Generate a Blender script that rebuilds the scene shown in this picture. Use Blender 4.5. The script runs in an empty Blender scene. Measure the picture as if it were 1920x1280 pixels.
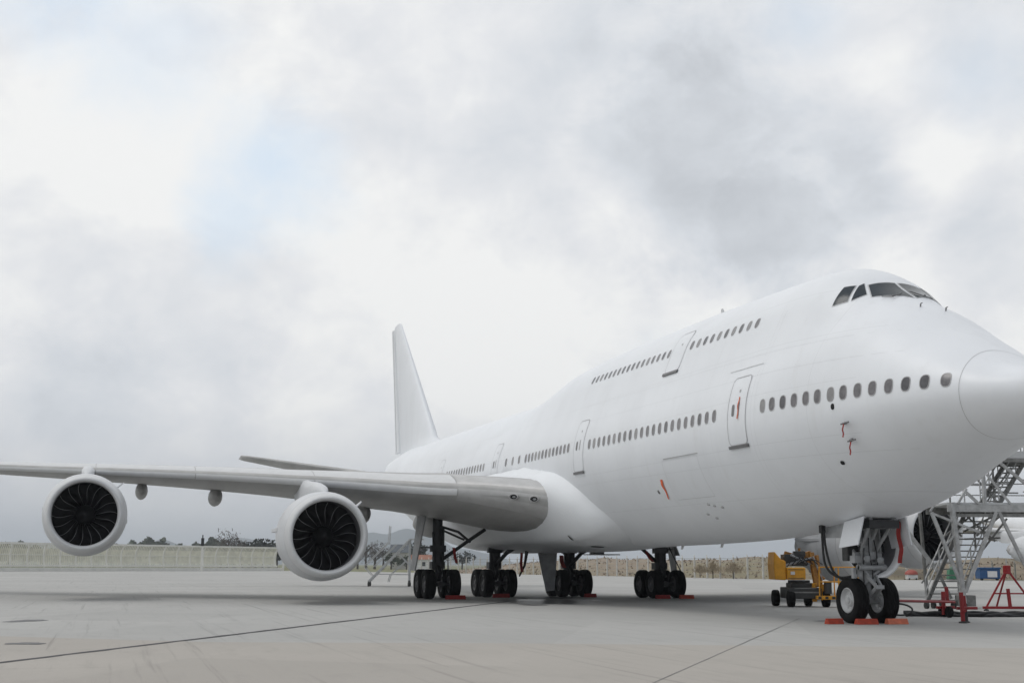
import bpy, math, random
import numpy as np
from mathutils import Vector, Matrix
random.seed(7)
rng = np.random.default_rng(7)
S = bpy.context.scene
COL = S.collection
R = math.radians

# ------------------------------------------------------------------ camera
CAM = Vector((24.7826, -20.0809, 1.5276)); YAW, PIT, ROLL = 2.8497, 0.1659, 0.0046
fw = Vector((math.cos(YAW)*math.cos(PIT), math.sin(YAW)*math.cos(PIT), math.sin(PIT)))
rt = Vector((math.sin(YAW), -math.cos(YAW), 0)); up = rt.cross(fw)
r2 = math.cos(ROLL)*rt + math.sin(ROLL)*up; u2 = -math.sin(ROLL)*rt + math.cos(ROLL)*up
cd = bpy.data.cameras.new('camera'); cd.sensor_width = 36; cd.lens = 2498.75/1920*36
cd.clip_start = .1; cd.clip_end = 20000
cam = bpy.data.objects.new('camera', cd); COL.objects.link(cam)
cam.matrix_world = Matrix(((r2.x, u2.x, -fw.x, CAM.x), (r2.y, u2.y, -fw.y, CAM.y), (r2.z, u2.z, -fw.z, CAM.z), (0, 0, 0, 1)))
S.camera = cam
# survey frame: u metres to the right and d metres ahead of the standing point
UR = np.array([0.2879, 0.9577]); UF = np.array([-0.9577, 0.2879]); P0 = np.array([CAM.x, CAM.y])
def loc(u, d, z=0.0):
    q = P0 + u*UR + d*UF
    return np.array([q[0], q[1], z])

# ------------------------------------------------------------------ sky, sun, exposure
SUN_EL, SUN_AZ = R(67), math.atan2(-0.40, -0.12)
W = bpy.data.worlds.new('World'); S.world = W; W.use_nodes = True
nt = W.node_tree; nt.nodes.clear()
def N(tree, typ, **kw):
    n = tree.nodes.new(typ)
    for k, v in kw.items():
        if k.startswith('i_'):
            key = k[2:]
            n.inputs[int(key) if key.isdigit() else key].default_value = v
        else: setattr(n, k, v)
    return n
def MA(tree, op, a, b=None, c=None, clamp=False):
    n = tree.nodes.new('ShaderNodeMath'); n.operation = op; n.use_clamp = clamp
    for i, v in enumerate((a, b, c)):
        if v is None: continue
        if isinstance(v, (int, float)): n.inputs[i].default_value = v
        else: tree.links.new(v, n.inputs[i])
    return n.outputs[0]
def SS(tree, x, lo, hi):
    n = N(tree, 'ShaderNodeMapRange', interpolation_type='SMOOTHSTEP')
    n.inputs[1].default_value = lo; n.inputs[2].default_value = hi
    tree.links.new(x, n.inputs[0]); return n.outputs[0]
def MIX(tree, f, a, b, mode='MIX'):
    n = N(tree, 'ShaderNodeMix', data_type='RGBA', blend_type=mode)
    if isinstance(f, (int, float)): n.inputs[0].default_value = f
    else: tree.links.new(f, n.inputs[0])
    for i, v in ((6, a), (7, b)):
        if isinstance(v, tuple): n.inputs[i].default_value = (*v, 1)
        else: tree.links.new(v, n.inputs[i])
    return n.outputs[2]
def sky():
    L = nt.links.new
    tc = N(nt, 'ShaderNodeTexCoord').outputs['Generated']
    sx = N(nt, 'ShaderNodeSeparateXYZ'); L(tc, sx.inputs[0])
    cx = N(nt, 'ShaderNodeMapping'); cx.inputs['Scale'].default_value = (1, 1, 1.35); L(tc, cx.inputs[0])
    def noise(scale, detail, rough, dist, off):
        n = N(nt, 'ShaderNodeTexNoise', noise_dimensions='3D')
        m = N(nt, 'ShaderNodeMapping'); m.inputs[1].default_value = off; L(cx.outputs[0], m.inputs[0]); L(m.outputs[0], n.inputs['Vector'])
        n.inputs['Scale'].default_value = scale; n.inputs['Detail'].default_value = detail; n.inputs['Roughness'].default_value = rough; n.inputs['Distortion'].default_value = dist
        return n.outputs['Fac']
    big = noise(2.6, 3, .5, .2, (3.1, 1.7, 0)); mid = noise(6.5, 6, .55, .25, (0.3, 5.2, 0)); fine = noise(15, 10, .62, .3, (7, 2, 1))
    wob = noise(7.5, 10, .62, .3, (11, 4, 2))
    def blob(az, el, wid, hard=.55):
        d = UF*math.cos(R(az)) + UR*math.sin(R(az)); v = (d[0]*math.cos(R(el)), d[1]*math.cos(R(el)), math.sin(R(el)))
        n = N(nt, 'ShaderNodeVectorMath', operation='DISTANCE'); L(tc, n.inputs[0]); n.inputs[1].default_value = v
        q = MA(nt, 'ADD', MA(nt, 'DIVIDE', n.outputs['Value'], math.sin(R(wid))), MA(nt, 'MULTIPLY', MA(nt, 'SUBTRACT', wob, .5), 2.6))
        return SS(nt, q, 1.0+hard*.3, 1.0-hard)
    def union(blobs):
        r = None
        for a in blobs:
            b = MA(nt, 'MULTIPLY', blob(*a[:4]), a[4]); r = b if r is None else MA(nt, 'MAXIMUM', r, b)
        return r
    # cloud thickness: bright thin sheets to grey bellies
    t = MA(nt, 'ADD', MA(nt, 'MULTIPLY', big, .33), MA(nt, 'ADD', MA(nt, 'MULTIPLY', mid, .36), MA(nt, 'MULTIPLY', fine, .31)))
    base = MA(nt, 'ADD', MA(nt, 'MULTIPLY', MA(nt, 'SUBTRACT', t, .5), 1.75), .93)
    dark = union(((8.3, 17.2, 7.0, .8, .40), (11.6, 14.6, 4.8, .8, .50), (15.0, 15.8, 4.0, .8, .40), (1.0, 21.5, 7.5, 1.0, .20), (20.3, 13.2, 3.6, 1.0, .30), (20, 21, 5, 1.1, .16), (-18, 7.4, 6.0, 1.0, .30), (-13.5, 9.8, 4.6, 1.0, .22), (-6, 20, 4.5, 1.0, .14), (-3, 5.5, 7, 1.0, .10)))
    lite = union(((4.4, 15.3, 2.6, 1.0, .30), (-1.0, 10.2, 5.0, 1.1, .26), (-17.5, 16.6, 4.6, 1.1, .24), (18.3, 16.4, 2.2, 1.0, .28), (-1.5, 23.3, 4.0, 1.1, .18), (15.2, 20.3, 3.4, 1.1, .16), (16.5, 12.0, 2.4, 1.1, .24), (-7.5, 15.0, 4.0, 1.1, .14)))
    # unseen sky right and behind, darkened to shade the nose and port nacelles
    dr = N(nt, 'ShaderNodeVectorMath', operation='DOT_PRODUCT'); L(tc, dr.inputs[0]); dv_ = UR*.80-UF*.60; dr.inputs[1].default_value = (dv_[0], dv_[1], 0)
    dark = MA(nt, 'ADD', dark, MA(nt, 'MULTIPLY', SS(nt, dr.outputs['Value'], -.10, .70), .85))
    # unseen sky off to the left, brightened as fill for the starboard flank
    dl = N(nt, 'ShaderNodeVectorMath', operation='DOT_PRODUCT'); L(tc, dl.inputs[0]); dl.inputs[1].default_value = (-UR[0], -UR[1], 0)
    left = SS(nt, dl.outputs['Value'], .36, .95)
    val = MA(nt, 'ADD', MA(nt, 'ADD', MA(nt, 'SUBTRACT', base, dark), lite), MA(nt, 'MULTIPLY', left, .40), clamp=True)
    ramp = N(nt, 'ShaderNodeValToRGB'); L(val, ramp.inputs[0])
    e = ramp.color_ramp.elements
    e[0].position = 0; e[0].color = (.37, .39, .43, 1)
    e[1].position = 1; e[1].color = (.94, .945, .94, 1)
    for p_, c_ in ((.25, (.522, .550, .590)), (.6, (.705, .738, .782)), (.82, (.82, .835, .86))):
        m = e.new(p_); m.color = (*c_, 1)
    # openings to the blue
    blue = union(((-19.5, 23.5, 3.2, 1.1, .75), (-10.3, 16.8, 3.2, 1.1, .72), (-12.2, 14.6, 2.2, 1.1, .55), (-16, 21.5, 3.6, 1.2, .40), (13.0, 22.4, 2.6, 1.2, .40), (20, 19.5, 2.6, 1.2, .3), (6.5, 8.2, 2.4, 1.2, .22)))
    skyt = N(nt, 'ShaderNodeTexSky', sky_type='NISHITA', sun_disc=False, sun_elevation=SUN_EL, sun_rotation=math.pi/2-SUN_AZ, air_density=1.0, dust_density=1.2)
    skyc = N(nt, 'ShaderNodeMix', data_type='RGBA', blend_type='MULTIPLY'); skyc.inputs[0].default_value = 1
    L(skyt.outputs[0], skyc.inputs[6]); skyc.inputs[7].default_value = (1, 1, 1, 1)
    # cloud radiance is divided by the background strength so that the sky keeps its own scale
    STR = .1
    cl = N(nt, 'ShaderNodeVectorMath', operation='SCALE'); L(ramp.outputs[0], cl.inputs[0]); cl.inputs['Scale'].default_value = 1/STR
    thin = N(nt, 'ShaderNodeVectorMath', operation='ADD')
    half = N(nt, 'ShaderNodeVectorMath', operation='MULTIPLY'); L(skyc.outputs[2], half.inputs[0]); half.inputs[1].default_value = (.7, .7, .7)
    L(half.outputs[0], thin.inputs[0]); thin.inputs[1].default_value = (5.0, 5.7, 6.1)
    out = MIX(nt, blue, cl.outputs[0], thin.outputs[0])
    # pale air low over the horizon
    low = SS(nt, sx.outputs[2], .13, -.01)
    out = MIX(nt, MA(nt, 'MULTIPLY', low, MA(nt, 'SUBTRACT', .75, MA(nt, 'MULTIPLY', left, .55))), out, (.46/STR, .49/STR, .54/STR))
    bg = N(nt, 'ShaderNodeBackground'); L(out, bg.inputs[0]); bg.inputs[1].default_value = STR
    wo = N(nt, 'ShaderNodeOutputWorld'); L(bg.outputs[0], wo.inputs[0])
sky()
sd = bpy.data.lights.new('sun', 'SUN'); sd.energy = 0.68; sd.angle = R(22); sd.color = (1, .965, .92)
sun = bpy.data.objects.new('sun', sd); COL.objects.link(sun)
sv = Vector((math.cos(SUN_EL)*math.cos(SUN_AZ), math.cos(SUN_EL)*math.sin(SUN_AZ), math.sin(SUN_EL)))
sun.rotation_euler = (-sv).to_track_quat('-Z', 'Y').to_euler(); sun.location = (0, 0, 80)
S.view_settings.view_transform = 'Standard'; S.view_settings.look = 'None'
S.view_settings.exposure = 0; S.view_settings.gamma = 1; S.view_settings.use_curve_mapping = False

# ------------------------------------------------------------------ materials
def mat(name, col, rough=.5, metal=0.0, var=.12, scale=3.0, coat=0.0, bump=0.0, bscale=30.0, spec=.5, stretch=(1, 1, 1), col2=None, emit=None):
    m = bpy.data.materials.new(name); m.use_nodes = True; t = m.node_tree; b = t.nodes['Principled BSDF']
    b.inputs['Roughness'].default_value = rough; b.inputs['Metallic'].default_value = metal
    b.inputs['Coat Weight'].default_value = coat; b.inputs['Coat Roughness'].default_value = .08; b.inputs['Specular IOR Level'].default_value = spec
    tc = N(t, 'ShaderNodeTexCoord'); mp = N(t, 'ShaderNodeMapping'); mp.inputs['Scale'].default_value = stretch
    t.links.new(tc.outputs['Object'], mp.inputs[0])
    n = N(t, 'ShaderNodeTexNoise'); n.inputs['Scale'].default_value = scale; n.inputs['Detail'].default_value = 5; n.inputs['Roughness'].default_value = .6
    t.links.new(mp.outputs[0], n.inputs['Vector'])
    f = SS(t, n.outputs['Fac'], .35, .68)
    c2 = col2 or tuple(max(0, c*(1-var)) for c in col)
    t.links.new(MIX(t, f, tuple(col), tuple(c2)), b.inputs['Base Color'])
    if bump:
        n2 = N(t, 'ShaderNodeTexNoise'); n2.inputs['Scale'].default_value = bscale; n2.inputs['Detail'].default_value = 4
        t.links.new(mp.outputs[0], n2.inputs['Vector'])
        bp = N(t, 'ShaderNodeBump'); bp.inputs['Strength'].default_value = bump; bp.inputs['Distance'].default_value = .02
        t.links.new(n2.outputs['Fac'], bp.inputs['Height']); t.links.new(bp.outputs[0], b.inputs['Normal'])
    return m
M = {}
M['paint'] = mat('white_paint', (.805, .83, .865), .46, var=.04, scale=.55, coat=0, stretch=(1, 1, .35))
def skin(m, line=(.70, .715, .74)):
    t = m.node_tree; b = t.nodes['Principled BSDF']; L = t.links.new; src = b.inputs['Base Color'].links[0].from_socket
    tc = N(t, 'ShaderNodeTexCoord').outputs['Object']; sx = N(t, 'ShaderNodeSeparateXYZ'); L(tc, sx.inputs[0])
    def lines(v, step, w): return MA(t, 'LESS_THAN', MA(t, 'ABSOLUTE', MA(t, 'SUBTRACT', MA(t, 'FRACT', MA(t, 'DIVIDE', v, step)), .5)), w/step)
    f = MA(t, 'MULTIPLY', MA(t, 'MAXIMUM', lines(sx.outputs[0], 2.54, .006), lines(sx.outputs[2], 1.37, .005)), MA(t, 'LESS_THAN', sx.outputs[0], 25.8))
    c = MIX(t, MA(t, 'MULTIPLY', f, .6), src, (.62, .635, .66))
    mp = N(t, 'ShaderNodeMapping'); mp.inputs['Scale'].default_value = (1.2, 1.2, .16); L(tc, mp.inputs[0])
    n = N(t, 'ShaderNodeTexNoise'); n.inputs['Scale'].default_value = 2.2; n.inputs['Detail'].default_value = 6; L(mp.outputs[0], n.inputs['Vector'])
    c = MIX(t, MA(t, 'MULTIPLY', SS(t, n.outputs['Fac'], .56, .78), .22), c, (.66, .665, .67)); L(c, b.inputs['Base Color'])
    wv = N(t, 'ShaderNodeTexNoise'); wv.inputs['Scale'].default_value = 1.1; wv.inputs['Detail'].default_value = 3; L(tc, wv.inputs['Vector'])
    h = MA(t, 'SUBTRACT', wv.outputs['Fac'], MA(t, 'MULTIPLY', f, .25)); bp = N(t, 'ShaderNodeBump'); bp.inputs['Strength'].default_value = .10; bp.inputs['Distance'].default_value = .05
    L(h, bp.inputs['Height']); L(bp.outputs[0], b.inputs['Normal'])
    L(MA(t, 'ADD', MA(t, 'MULTIPLY', n.outputs['Fac'], .20), .34), b.inputs['Roughness'])
skin(M['paint'])
M['paint'].node_tree.nodes['Principled BSDF'].inputs['Coat Weight'].default_value = .12; M['paint'].node_tree.nodes['Principled BSDF'].inputs['Coat Roughness'].default_value = .28
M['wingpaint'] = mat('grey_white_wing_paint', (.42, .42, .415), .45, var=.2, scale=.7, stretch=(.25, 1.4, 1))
M['fairpaint'] = mat('fairing_paint', (.805, .83, .86), .42, var=.04, scale=.7)
M['lip'] = mat('satin_metal_lip', (.64, .65, .66), .45, metal=.0, var=.06, scale=2)
M['bare'] = mat('bare_slat_metal', (.50, .50, .50), .45, metal=.12, var=.14, scale=1.2)
M['cowl'] = mat('nacelle_paint', (.62, .635, .655), .42, var=.08, scale=.9)
M['liner'] = mat('inlet_liner', (.13, .13, .14), .45, var=.1, scale=4)
M['fan'] = mat('black_composite_blade', (.007, .007, .008), .5, var=.3, scale=3, spec=.35)
M['edge'] = mat('titanium_edge', (.36, .36, .37), .32, metal=.6, var=.2, scale=5)
M['black'] = mat('black_void', (.006, .006, .007), .8, var=.2)
M['tyre'] = mat('black_rubber', (.006, .006, .0065), .8, var=.35, scale=6, bump=.15, spec=.2)
M['rim'] = mat('grey_wheel_rim', (.50, .51, .52), .4, metal=.2, var=.15, scale=5)
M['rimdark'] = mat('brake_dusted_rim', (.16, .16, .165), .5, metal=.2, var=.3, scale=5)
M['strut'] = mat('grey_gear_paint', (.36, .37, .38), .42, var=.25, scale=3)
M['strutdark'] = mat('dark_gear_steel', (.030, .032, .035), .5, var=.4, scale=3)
M['chrome'] = mat('oleo_chrome', (.75, .75, .75), .12, metal=1, var=.03)
M['glass'] = mat('cockpit_glass', (.030, .042, .054), .13, var=.2, scale=2, spec=.22)
M['pane'] = mat('cabin_window_pane', (.17, .165, .175), .22, var=.35, scale=6)
M['pane2'] = mat('cabin_window_pane_blind', (.27, .265, .27), .3, var=.2, scale=6)
M['pane3'] = mat('cabin_window_pane_dark', (.095, .095, .105), .2, var=.35, scale=6)
M['winrim'] = mat('window_rim', (.42, .42, .43), .4, var=.1)
M['seam'] = mat('panel_gap', (.60, .61, .62), .6, var=.1)
M['seamdark'] = mat('dark_door_gap', (.46, .465, .475), .6, var=.1)
M['sill'] = mat('dark_sill', (.17, .17, .175), .5, var=.1)
M['red'] = mat('red_fabric', (.30, .018, .016), .7, var=.25, scale=8)
M['orange'] = mat('orange_streamer', (.85, .16, .05), .6, var=.15, scale=5)
M['chock'] = mat('orange_red_paint', (.44, .045, .014), .55, var=.3, scale=6)
M['chockpale'] = mat('faded_orange_paint', (.66, .17, .09), .6, var=.25, scale=6)
M['redsteel'] = mat('red_painted_steel', (.30, .010, .013), .42, var=.25, scale=5)
M['yellow'] = mat('yellow_lift_paint', (.78, .36, .02), .42, var=.2, scale=4)
M['yellowdark'] = mat('worn_yellow_paint', (.42, .19, .03), .5, var=.45, scale=9)
M['machine'] = mat('dark_machine_grey', (.045, .046, .045), .55, var=.3, scale=4)
M['steel'] = mat('galvanised_steel', (.50, .505, .50), .5, metal=.1, var=.3, scale=4)
M['steeldark'] = mat('weathered_steel', (.26, .26, .25), .55, metal=.1, var=.4, scale=4)
M['plank'] = mat('pale_platform_panel', (.55, .56, .56), .5, var=.12, scale=2)
M['alu'] = mat('aluminium_rail', (.55, .56, .56), .4, metal=.3, var=.15, scale=5)
M['hose'] = mat('black_hose_rubber', (.012, .012, .013), .55, var=.3, scale=9)
M['cream'] = mat('cream_fence_paint', (.82, .81, .75), .5, var=.12, scale=.6)
M['creamslat'] = mat('dull_cream_slat', (.80, .79, .68), .55, var=.15, scale=.8)
M['post'] = mat('pale_concrete_post', (.60, .585, .54), .7, var=.2, scale=2)
M['wire'] = mat('fence_wire', (.30, .295, .28), .5, metal=.3, var=.1)
M['bark'] = mat('bark', (.085, .072, .06), .9, var=.3, scale=3)
M['leafdark'] = mat('dark_foliage', (.026, .036, .024), .8, var=.5, scale=.6)
M['leafbrown'] = mat('bare_brown_twigs', (.105, .088, .075), .9, var=.4, scale=.6)
M['leafgreen'] = mat('green_foliage', (.055, .072, .035), .8, var=.4, scale=.6)
M['drygrass'] = mat('dry_grass_blades', (.245, .195, .148), .9, var=.45, scale=.04, col2=(.20, .165, .12))
M['tanbush'] = mat('tan_dry_twigs', (.42, .35, .25), .9, var=.3, scale=.8)
M['wall'] = mat('pale_house_wall', (.50, .49, .46), .8, var=.15, scale=1)
M['roof'] = mat('blue_grey_roof', (.075, .09, .105), .6, var=.2, scale=1)
M['roofred'] = mat('terracotta_roof', (.30, .13, .08), .8, var=.2, scale=1)
M['darkwin'] = mat('dark_window', (.03, .035, .04), .2, var=.2)
M['blue'] = mat('blue_bin_plastic', (.012, .08, .22), .5, var=.2, scale=3)
M['greentarp'] = mat('green_tarpaulin', (.03, .17, .085), .6, var=.25, scale=3)
M['redcar'] = mat('faded_red_cover', (.33, .07, .05), .6, var=.1, scale=3)
M['whitepaint'] = mat('white_vehicle_paint', (.74, .74, .73), .4, var=.08, scale=2)
M['lampglass'] = mat('lamp_glass', (.28, .29, .30), .08, var=.2, scale=9, spec=.9)
M['tar'] = mat('tar_joint', (.055, .055, .06), .8, var=.4, scale=1.5)
M['joint'] = mat('thin_joint', (.20, .198, .195), .85, var=.25, scale=1)
M['jointfaint'] = mat('faint_joint', (.27, .266, .255), .85, var=.3, scale=.4)
M['stain'] = mat('oil_stain', (.10, .10, .105), .55, var=.35, scale=2.0)
M['puddle'] = mat('wet_concrete', (.085, .088, .092), .33, var=.35, scale=2.0)
M['hill'] = mat('wooded_hill', (.12, .14, .14), .95, var=.3, scale=.002)

def concrete(name, ca, cb, cc):
    m = bpy.data.materials.new(name); m.use_nodes = True; t = m.node_tree; b = t.nodes['Principled BSDF']; L = t.links.new
    b.inputs['Roughness'].default_value = .82
    tc = N(t, 'ShaderNodeTexCoord').outputs['Object']
    def nz(sc, det, st=(1, 1, 1), rot=0.0, rough=.6):
        mp = N(t, 'ShaderNodeMapping'); mp.inputs['Scale'].default_value = st; mp.inputs['Rotation'].default_value = (0, 0, rot); L(tc, mp.inputs[0])
        n = N(t, 'ShaderNodeTexNoise'); n.inputs['Scale'].default_value = sc; n.inputs['Detail'].default_value = det; n.inputs['Roughness'].default_value = rough; L(mp.outputs[0], n.inputs['Vector']); return n.outputs['Fac']
    c = MIX(t, SS(t, nz(.09, 5), .35, .65), ca, cb)
    c = MIX(t, MA(t, 'MULTIPLY', SS(t, nz(.5, 6, (1, 3.5, 1), .5), .5, .75), .5), c, cc)
    c = MIX(t, MA(t, 'MULTIPLY', SS(t, nz(6, 8, (1, 1, 1), 0, .75), .45, .8), .35), c, cc)
    c = MIX(t, MA(t, 'MULTIPLY', SS(t, nz(1.1, 4, (.25, 6, 1), .505), .56, .72), .30), c, cc)
    c = MIX(t, MA(t, 'MULTIPLY', SS(t, nz(2.3, 3), .68, .76), .35), c, tuple(x*.55 for x in cc))
    # every cast slab dried to its own tone; long drag and tyre smears; fine aggregate speckle
    mp = N(t, 'ShaderNodeMapping'); mp.inputs['Rotation'].default_value = (0, 0, -(math.pi-.5075)); mp.inputs['Scale'].default_value = (1/6.2, 1/5.2, 0); mp.inputs['Location'].default_value = (.0, .0, 0); L(tc, mp.inputs[0])
    fl = N(t, 'ShaderNodeVectorMath', operation='FLOOR'); L(mp.outputs[0], fl.inputs[0]); wn = N(t, 'ShaderNodeTexWhiteNoise', noise_dimensions='2D'); L(fl.outputs[0], wn.inputs['Vector'])
    c = MIX(t, MA(t, 'MULTIPLY', wn.outputs['Value'], .40), c, cc)
    c = MIX(t, MA(t, 'MULTIPLY', SS(t, nz(.8, 6, (.10, 5, 1), .53), .56, .74), .58), c, tuple(x*.62 for x in cc))
    c = MIX(t, MA(t, 'MULTIPLY', SS(t, nz(.7, 6, (5, .12, 1), .25), .62, .76), .25), c, tuple(x*.65 for x in cc))
    c = MIX(t, MA(t, 'MULTIPLY', SS(t, nz(40, 3), .5, .8), .22), c, tuple(x*.6 for x in cc))
    L(c, b.inputs['Base Color'])
    bp = N(t, 'ShaderNodeBump'); bp.inputs['Strength'].default_value = .25; bp.inputs['Distance'].default_value = .01
    L(nz(60, 6), bp.inputs['Height']); L(bp.outputs[0], b.inputs['Normal'])
    return m
M['apron'] = concrete('apron_concrete', (.386, .384, .371), (.43, .427, .412), (.31, .307, .296))
M['slab'] = concrete('warm_slab_concrete', (.376, .351, .318), (.415, .388, .352), (.308, .287, .26))
def field(name, a, b_, c_):
    m = bpy.data.materials.new(name); m.use_nodes = True; t = m.node_tree; b = t.nodes['Principled BSDF']; L = t.links.new
    b.inputs['Roughness'].default_value = .95
    tc = N(t, 'ShaderNodeTexCoord').outputs['Object']
    def nz(sc, det):
        n = N(t, 'ShaderNodeTexNoise'); n.inputs['Scale'].default_value = sc; n.inputs['Detail'].default_value = det; L(tc, n.inputs['Vector']); return n.outputs['Fac']
    c = MIX(t, SS(t, nz(.012, 5), .4, .62), a, b_)
    c = MIX(t, MA(t, 'MULTIPLY', SS(t, nz(.35, 6), .4, .7), .6), c, c_)
    L(c, b.inputs['Base Color']); return m
M['field'] = field('airfield_grass', (.125, .145, .06), (.20, .185, .10), (.16, .15, .08))
M['bank'] = field('dry_bank_soil', (.27, .215, .165), (.22, .195, .125), (.205, .16, .12))

# ------------------------------------------------------------------ mesh builder
class MB:
    def __init__(s): s.v = []; s.f = []; s.mi = []; s.cur = 0
    def add(s, v, f):
        o = len(s.v); s.v.extend([tuple(map(float, p)) for p in v]); s.f.extend([tuple(o+i for i in q) for q in f]); s.mi.extend([s.cur]*len(f))
    def grid(s, P, cu=False, cv=False):
        P = np.asarray(P, float); a, b = P.shape[:2]; f = []
        for i in range(a if cu else a-1):
            for j in range(b if cv else b-1):
                f.append((i*b+j, i*b+(j+1) % b, ((i+1) % a)*b+(j+1) % b, ((i+1) % a)*b+j))
        s.add(P.reshape(-1, 3), f)
    def hexa(s, c):  # 8 corners: bottom ring, top ring
        s.add(c, [(3, 2, 1, 0), (4, 5, 6, 7), (0, 1, 5, 4), (1, 2, 6, 5), (2, 3, 7, 6), (3, 0, 4, 7)])
    def box(s, c, d, ax=None):
        c = np.asarray(c, float); X, Y, Z = (np.eye(3) if ax is None else np.asarray(ax, float))
        a, b, e = X*d[0]/2, Y*d[1]/2, Z*d[2]/2
        s.hexa([c-a-b-e, c+a-b-e, c+a+b-e, c-a+b-e, c-a-b+e, c+a-b+e, c+a+b+e, c-a+b+e])
    def bar(s, p, q, w, h=None, upv=(0, 0, 1)):
        p, q = np.asarray(p, float), np.asarray(q, float); h = h or w
        X = q-p; L = np.linalg.norm(X); X = X/L; U = np.asarray(upv, float)
        if abs(X@U) > .95: U = np.array([1., 0, 0]) if abs(X[0]) < .9 else np.array([0, 1., 0])
        Y = np.cross(U, X); Y /= np.linalg.norm(Y); Z = np.cross(X, Y)
        s.box((p+q)/2, (L, w, h), (X, Y, Z))
    def tube(s, pts, r, n=8, cap=True):
        P = np.asarray(pts, float); m = len(P); r = np.full(m, r) if np.isscalar(r) else np.asarray(r, float)
        T = np.gradient(P, axis=0); T /= np.linalg.norm(T, axis=1)[:, None]
        U = np.array([0, 0, 1.]) if abs(T[0][2]) < .9 else np.array([1., 0, 0])
        rings = []
        for i in range(m):
            Y = np.cross(U, T[i]); Y /= np.linalg.norm(Y); U = np.cross(T[i], Y)
            a = np.linspace(0, 2*np.pi, n, endpoint=False)
            rings.append(P[i]+r[i]*(np.cos(a)[:, None]*Y+np.sin(a)[:, None]*U))
        o = len(s.v); s.grid(np.array(rings), cv=True)
        if cap:
            s.f += [tuple(o+k for k in range(n))[::-1], tuple(o+(m-1)*n+k for k in range(n))]; s.mi += [s.cur]*2
    def lathe(s, prof, c, axis='x', n=32, cap0=False, cap1=False, squash=1.0):
        c = np.asarray(c, float); a = np.linspace(0, 2*np.pi, n, endpoint=False); rings = []
        for x, r in prof:
            y, z = r*np.cos(a), r*np.sin(a)*squash
            Q = {'x': np.stack([np.full(n, x), y, z], 1), 'y': np.stack([-y, np.full(n, x), z], 1), 'z': np.stack([y, z/squash, np.full(n, x)], 1)}[axis]
            rings.append(c+Q)
        o = len(s.v); s.grid(np.array(rings), cv=True)
        m = len(prof)
        if cap0: s.f.append(tuple(o+k for k in range(n))[::-1]); s.mi.append(s.cur)
        if cap1: s.f.append(tuple(o+(m-1)*n+k for k in range(n))); s.mi.append(s.cur)
    def prism(s, poly, off):  # polygon of 3d points pushed by a vector
        P = np.asarray(poly, float); n = len(P); Q = P+np.asarray(off, float)
        s.add(np.r_[P, Q], [tuple(range(n))[::-1], tuple(range(n, 2*n))]+[(i, (i+1) % n, n+(i+1) % n, n+i) for i in range(n)])
    def build(s, name, mats, parent=None, smooth=False, rec=True, bevel=0.0, angle=40):
        me = bpy.data.meshes.new(name)
        off = np.array(parent['_o']) if parent is not None and '_o' in parent else np.zeros(3)
        V = (np.array(s.v)-off); me.from_pydata(V.tolist(), [], s.f); me.update()
        for m in (mats if isinstance(mats, (list, tuple)) else [mats]): me.materials.append(m)
        if any(s.mi): me.polygons.foreach_set('material_index', s.mi)
        if rec:
            import bmesh
            bm = bmesh.new(); bm.from_mesh(me); bmesh.ops.recalc_face_normals(bm, faces=bm.faces); bm.to_mesh(me); bm.free()
        if smooth:
            me.polygons.foreach_set('use_smooth', [True]*len(me.polygons))
            try: me.set_sharp_from_angle(angle=R(angle))
            except Exception: pass
        o = bpy.data.objects.new(name, me); COL.objects.link(o)
        if parent is not None: o.parent = parent
        o['_o'] = off.tolist()
        if bevel:
            b = o.modifiers.new('bevel', 'BEVEL'); b.width = bevel; b.segments = 2; b.limit_method = 'ANGLE'
        return o
def tag(o, label, cat, group=None, kind=None):
    if label: o['label'] = label
    if cat: o['category'] = cat
    if group: o['group'] = group
    if kind: o['kind'] = kind
    return o
def thing(name, base, label, cat, group=None):
    o = bpy.data.objects.new(name, None); COL.objects.link(o); o.location = tuple(map(float, base)); o['_o'] = [float(x) for x in base]
    o.empty_display_size = .5
    return tag(o, label, cat, group)
def struct(name, mb, m, **k):
    o = mb.build(name, m, **k); o['kind'] = 'structure'; return o
def copy_to(o, parent, shift):
    c = o.copy(); COL.objects.link(c); c.parent = parent
    c.location = Vector(o.location)+Vector(tuple(map(float, shift)))
    return c

# ------------------------------------------------------------------ ground
ANG = math.atan2(.486, -.874); E1 = np.array([-.874, .486]); E2 = np.array([.486, .874])
b = MB(); n = 72
ring = lambda r, z: [(r*math.cos(2*math.pi*i/n)-150, r*math.sin(2*math.pi*i/n), z) for i in range(n)]
b.add(ring(6600, -.03), [tuple(range(n))]); struct('grass_field', b, M['field'], rec=False)
def flat(pts, z): 
    q = MB(); q.add([(p[0], p[1], z) for p in pts], [tuple(range(len(pts)))]); return q
apr = [loc(-150, 150), loc(-150, -80), loc(220, -80), loc(220, 168), loc(35, 160), loc(-20, 262), loc(-49, 305), loc(-96, 233)]
struct('apron', flat(apr[::-1], 0), M['apron'], rec=False)
slab = [(-6.6, -23.2), (-2.66, -17.96), (-1.0, -12.23), (1.0, -7.13), (2.9, -2.6), (12, 18), (70, 0), (60, -70), (-20, -60)]
struct('warm_slab', flat(slab[::-1], .004), M['slab'], rec=False)
def strip(name, p, q, w, m, z=.008, jag=.0, k=40):
    p, q = np.array(p, float), np.array(q, float); d = (q-p)/np.linalg.norm(q-p); nn = np.array([-d[1], d[0]]); P = []
    for t in np.linspace(0, 1, k):
        c = p+(q-p)*t+nn*rng.normal(0, jag*.4); ww = w*(1+rng.normal(0, .12))
        P.append([(*(c-nn*ww/2), z), (*(c+nn*ww/2), z)])
    mb = MB(); mb.grid(P); return struct(name, mb, m, rec=False)
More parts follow.
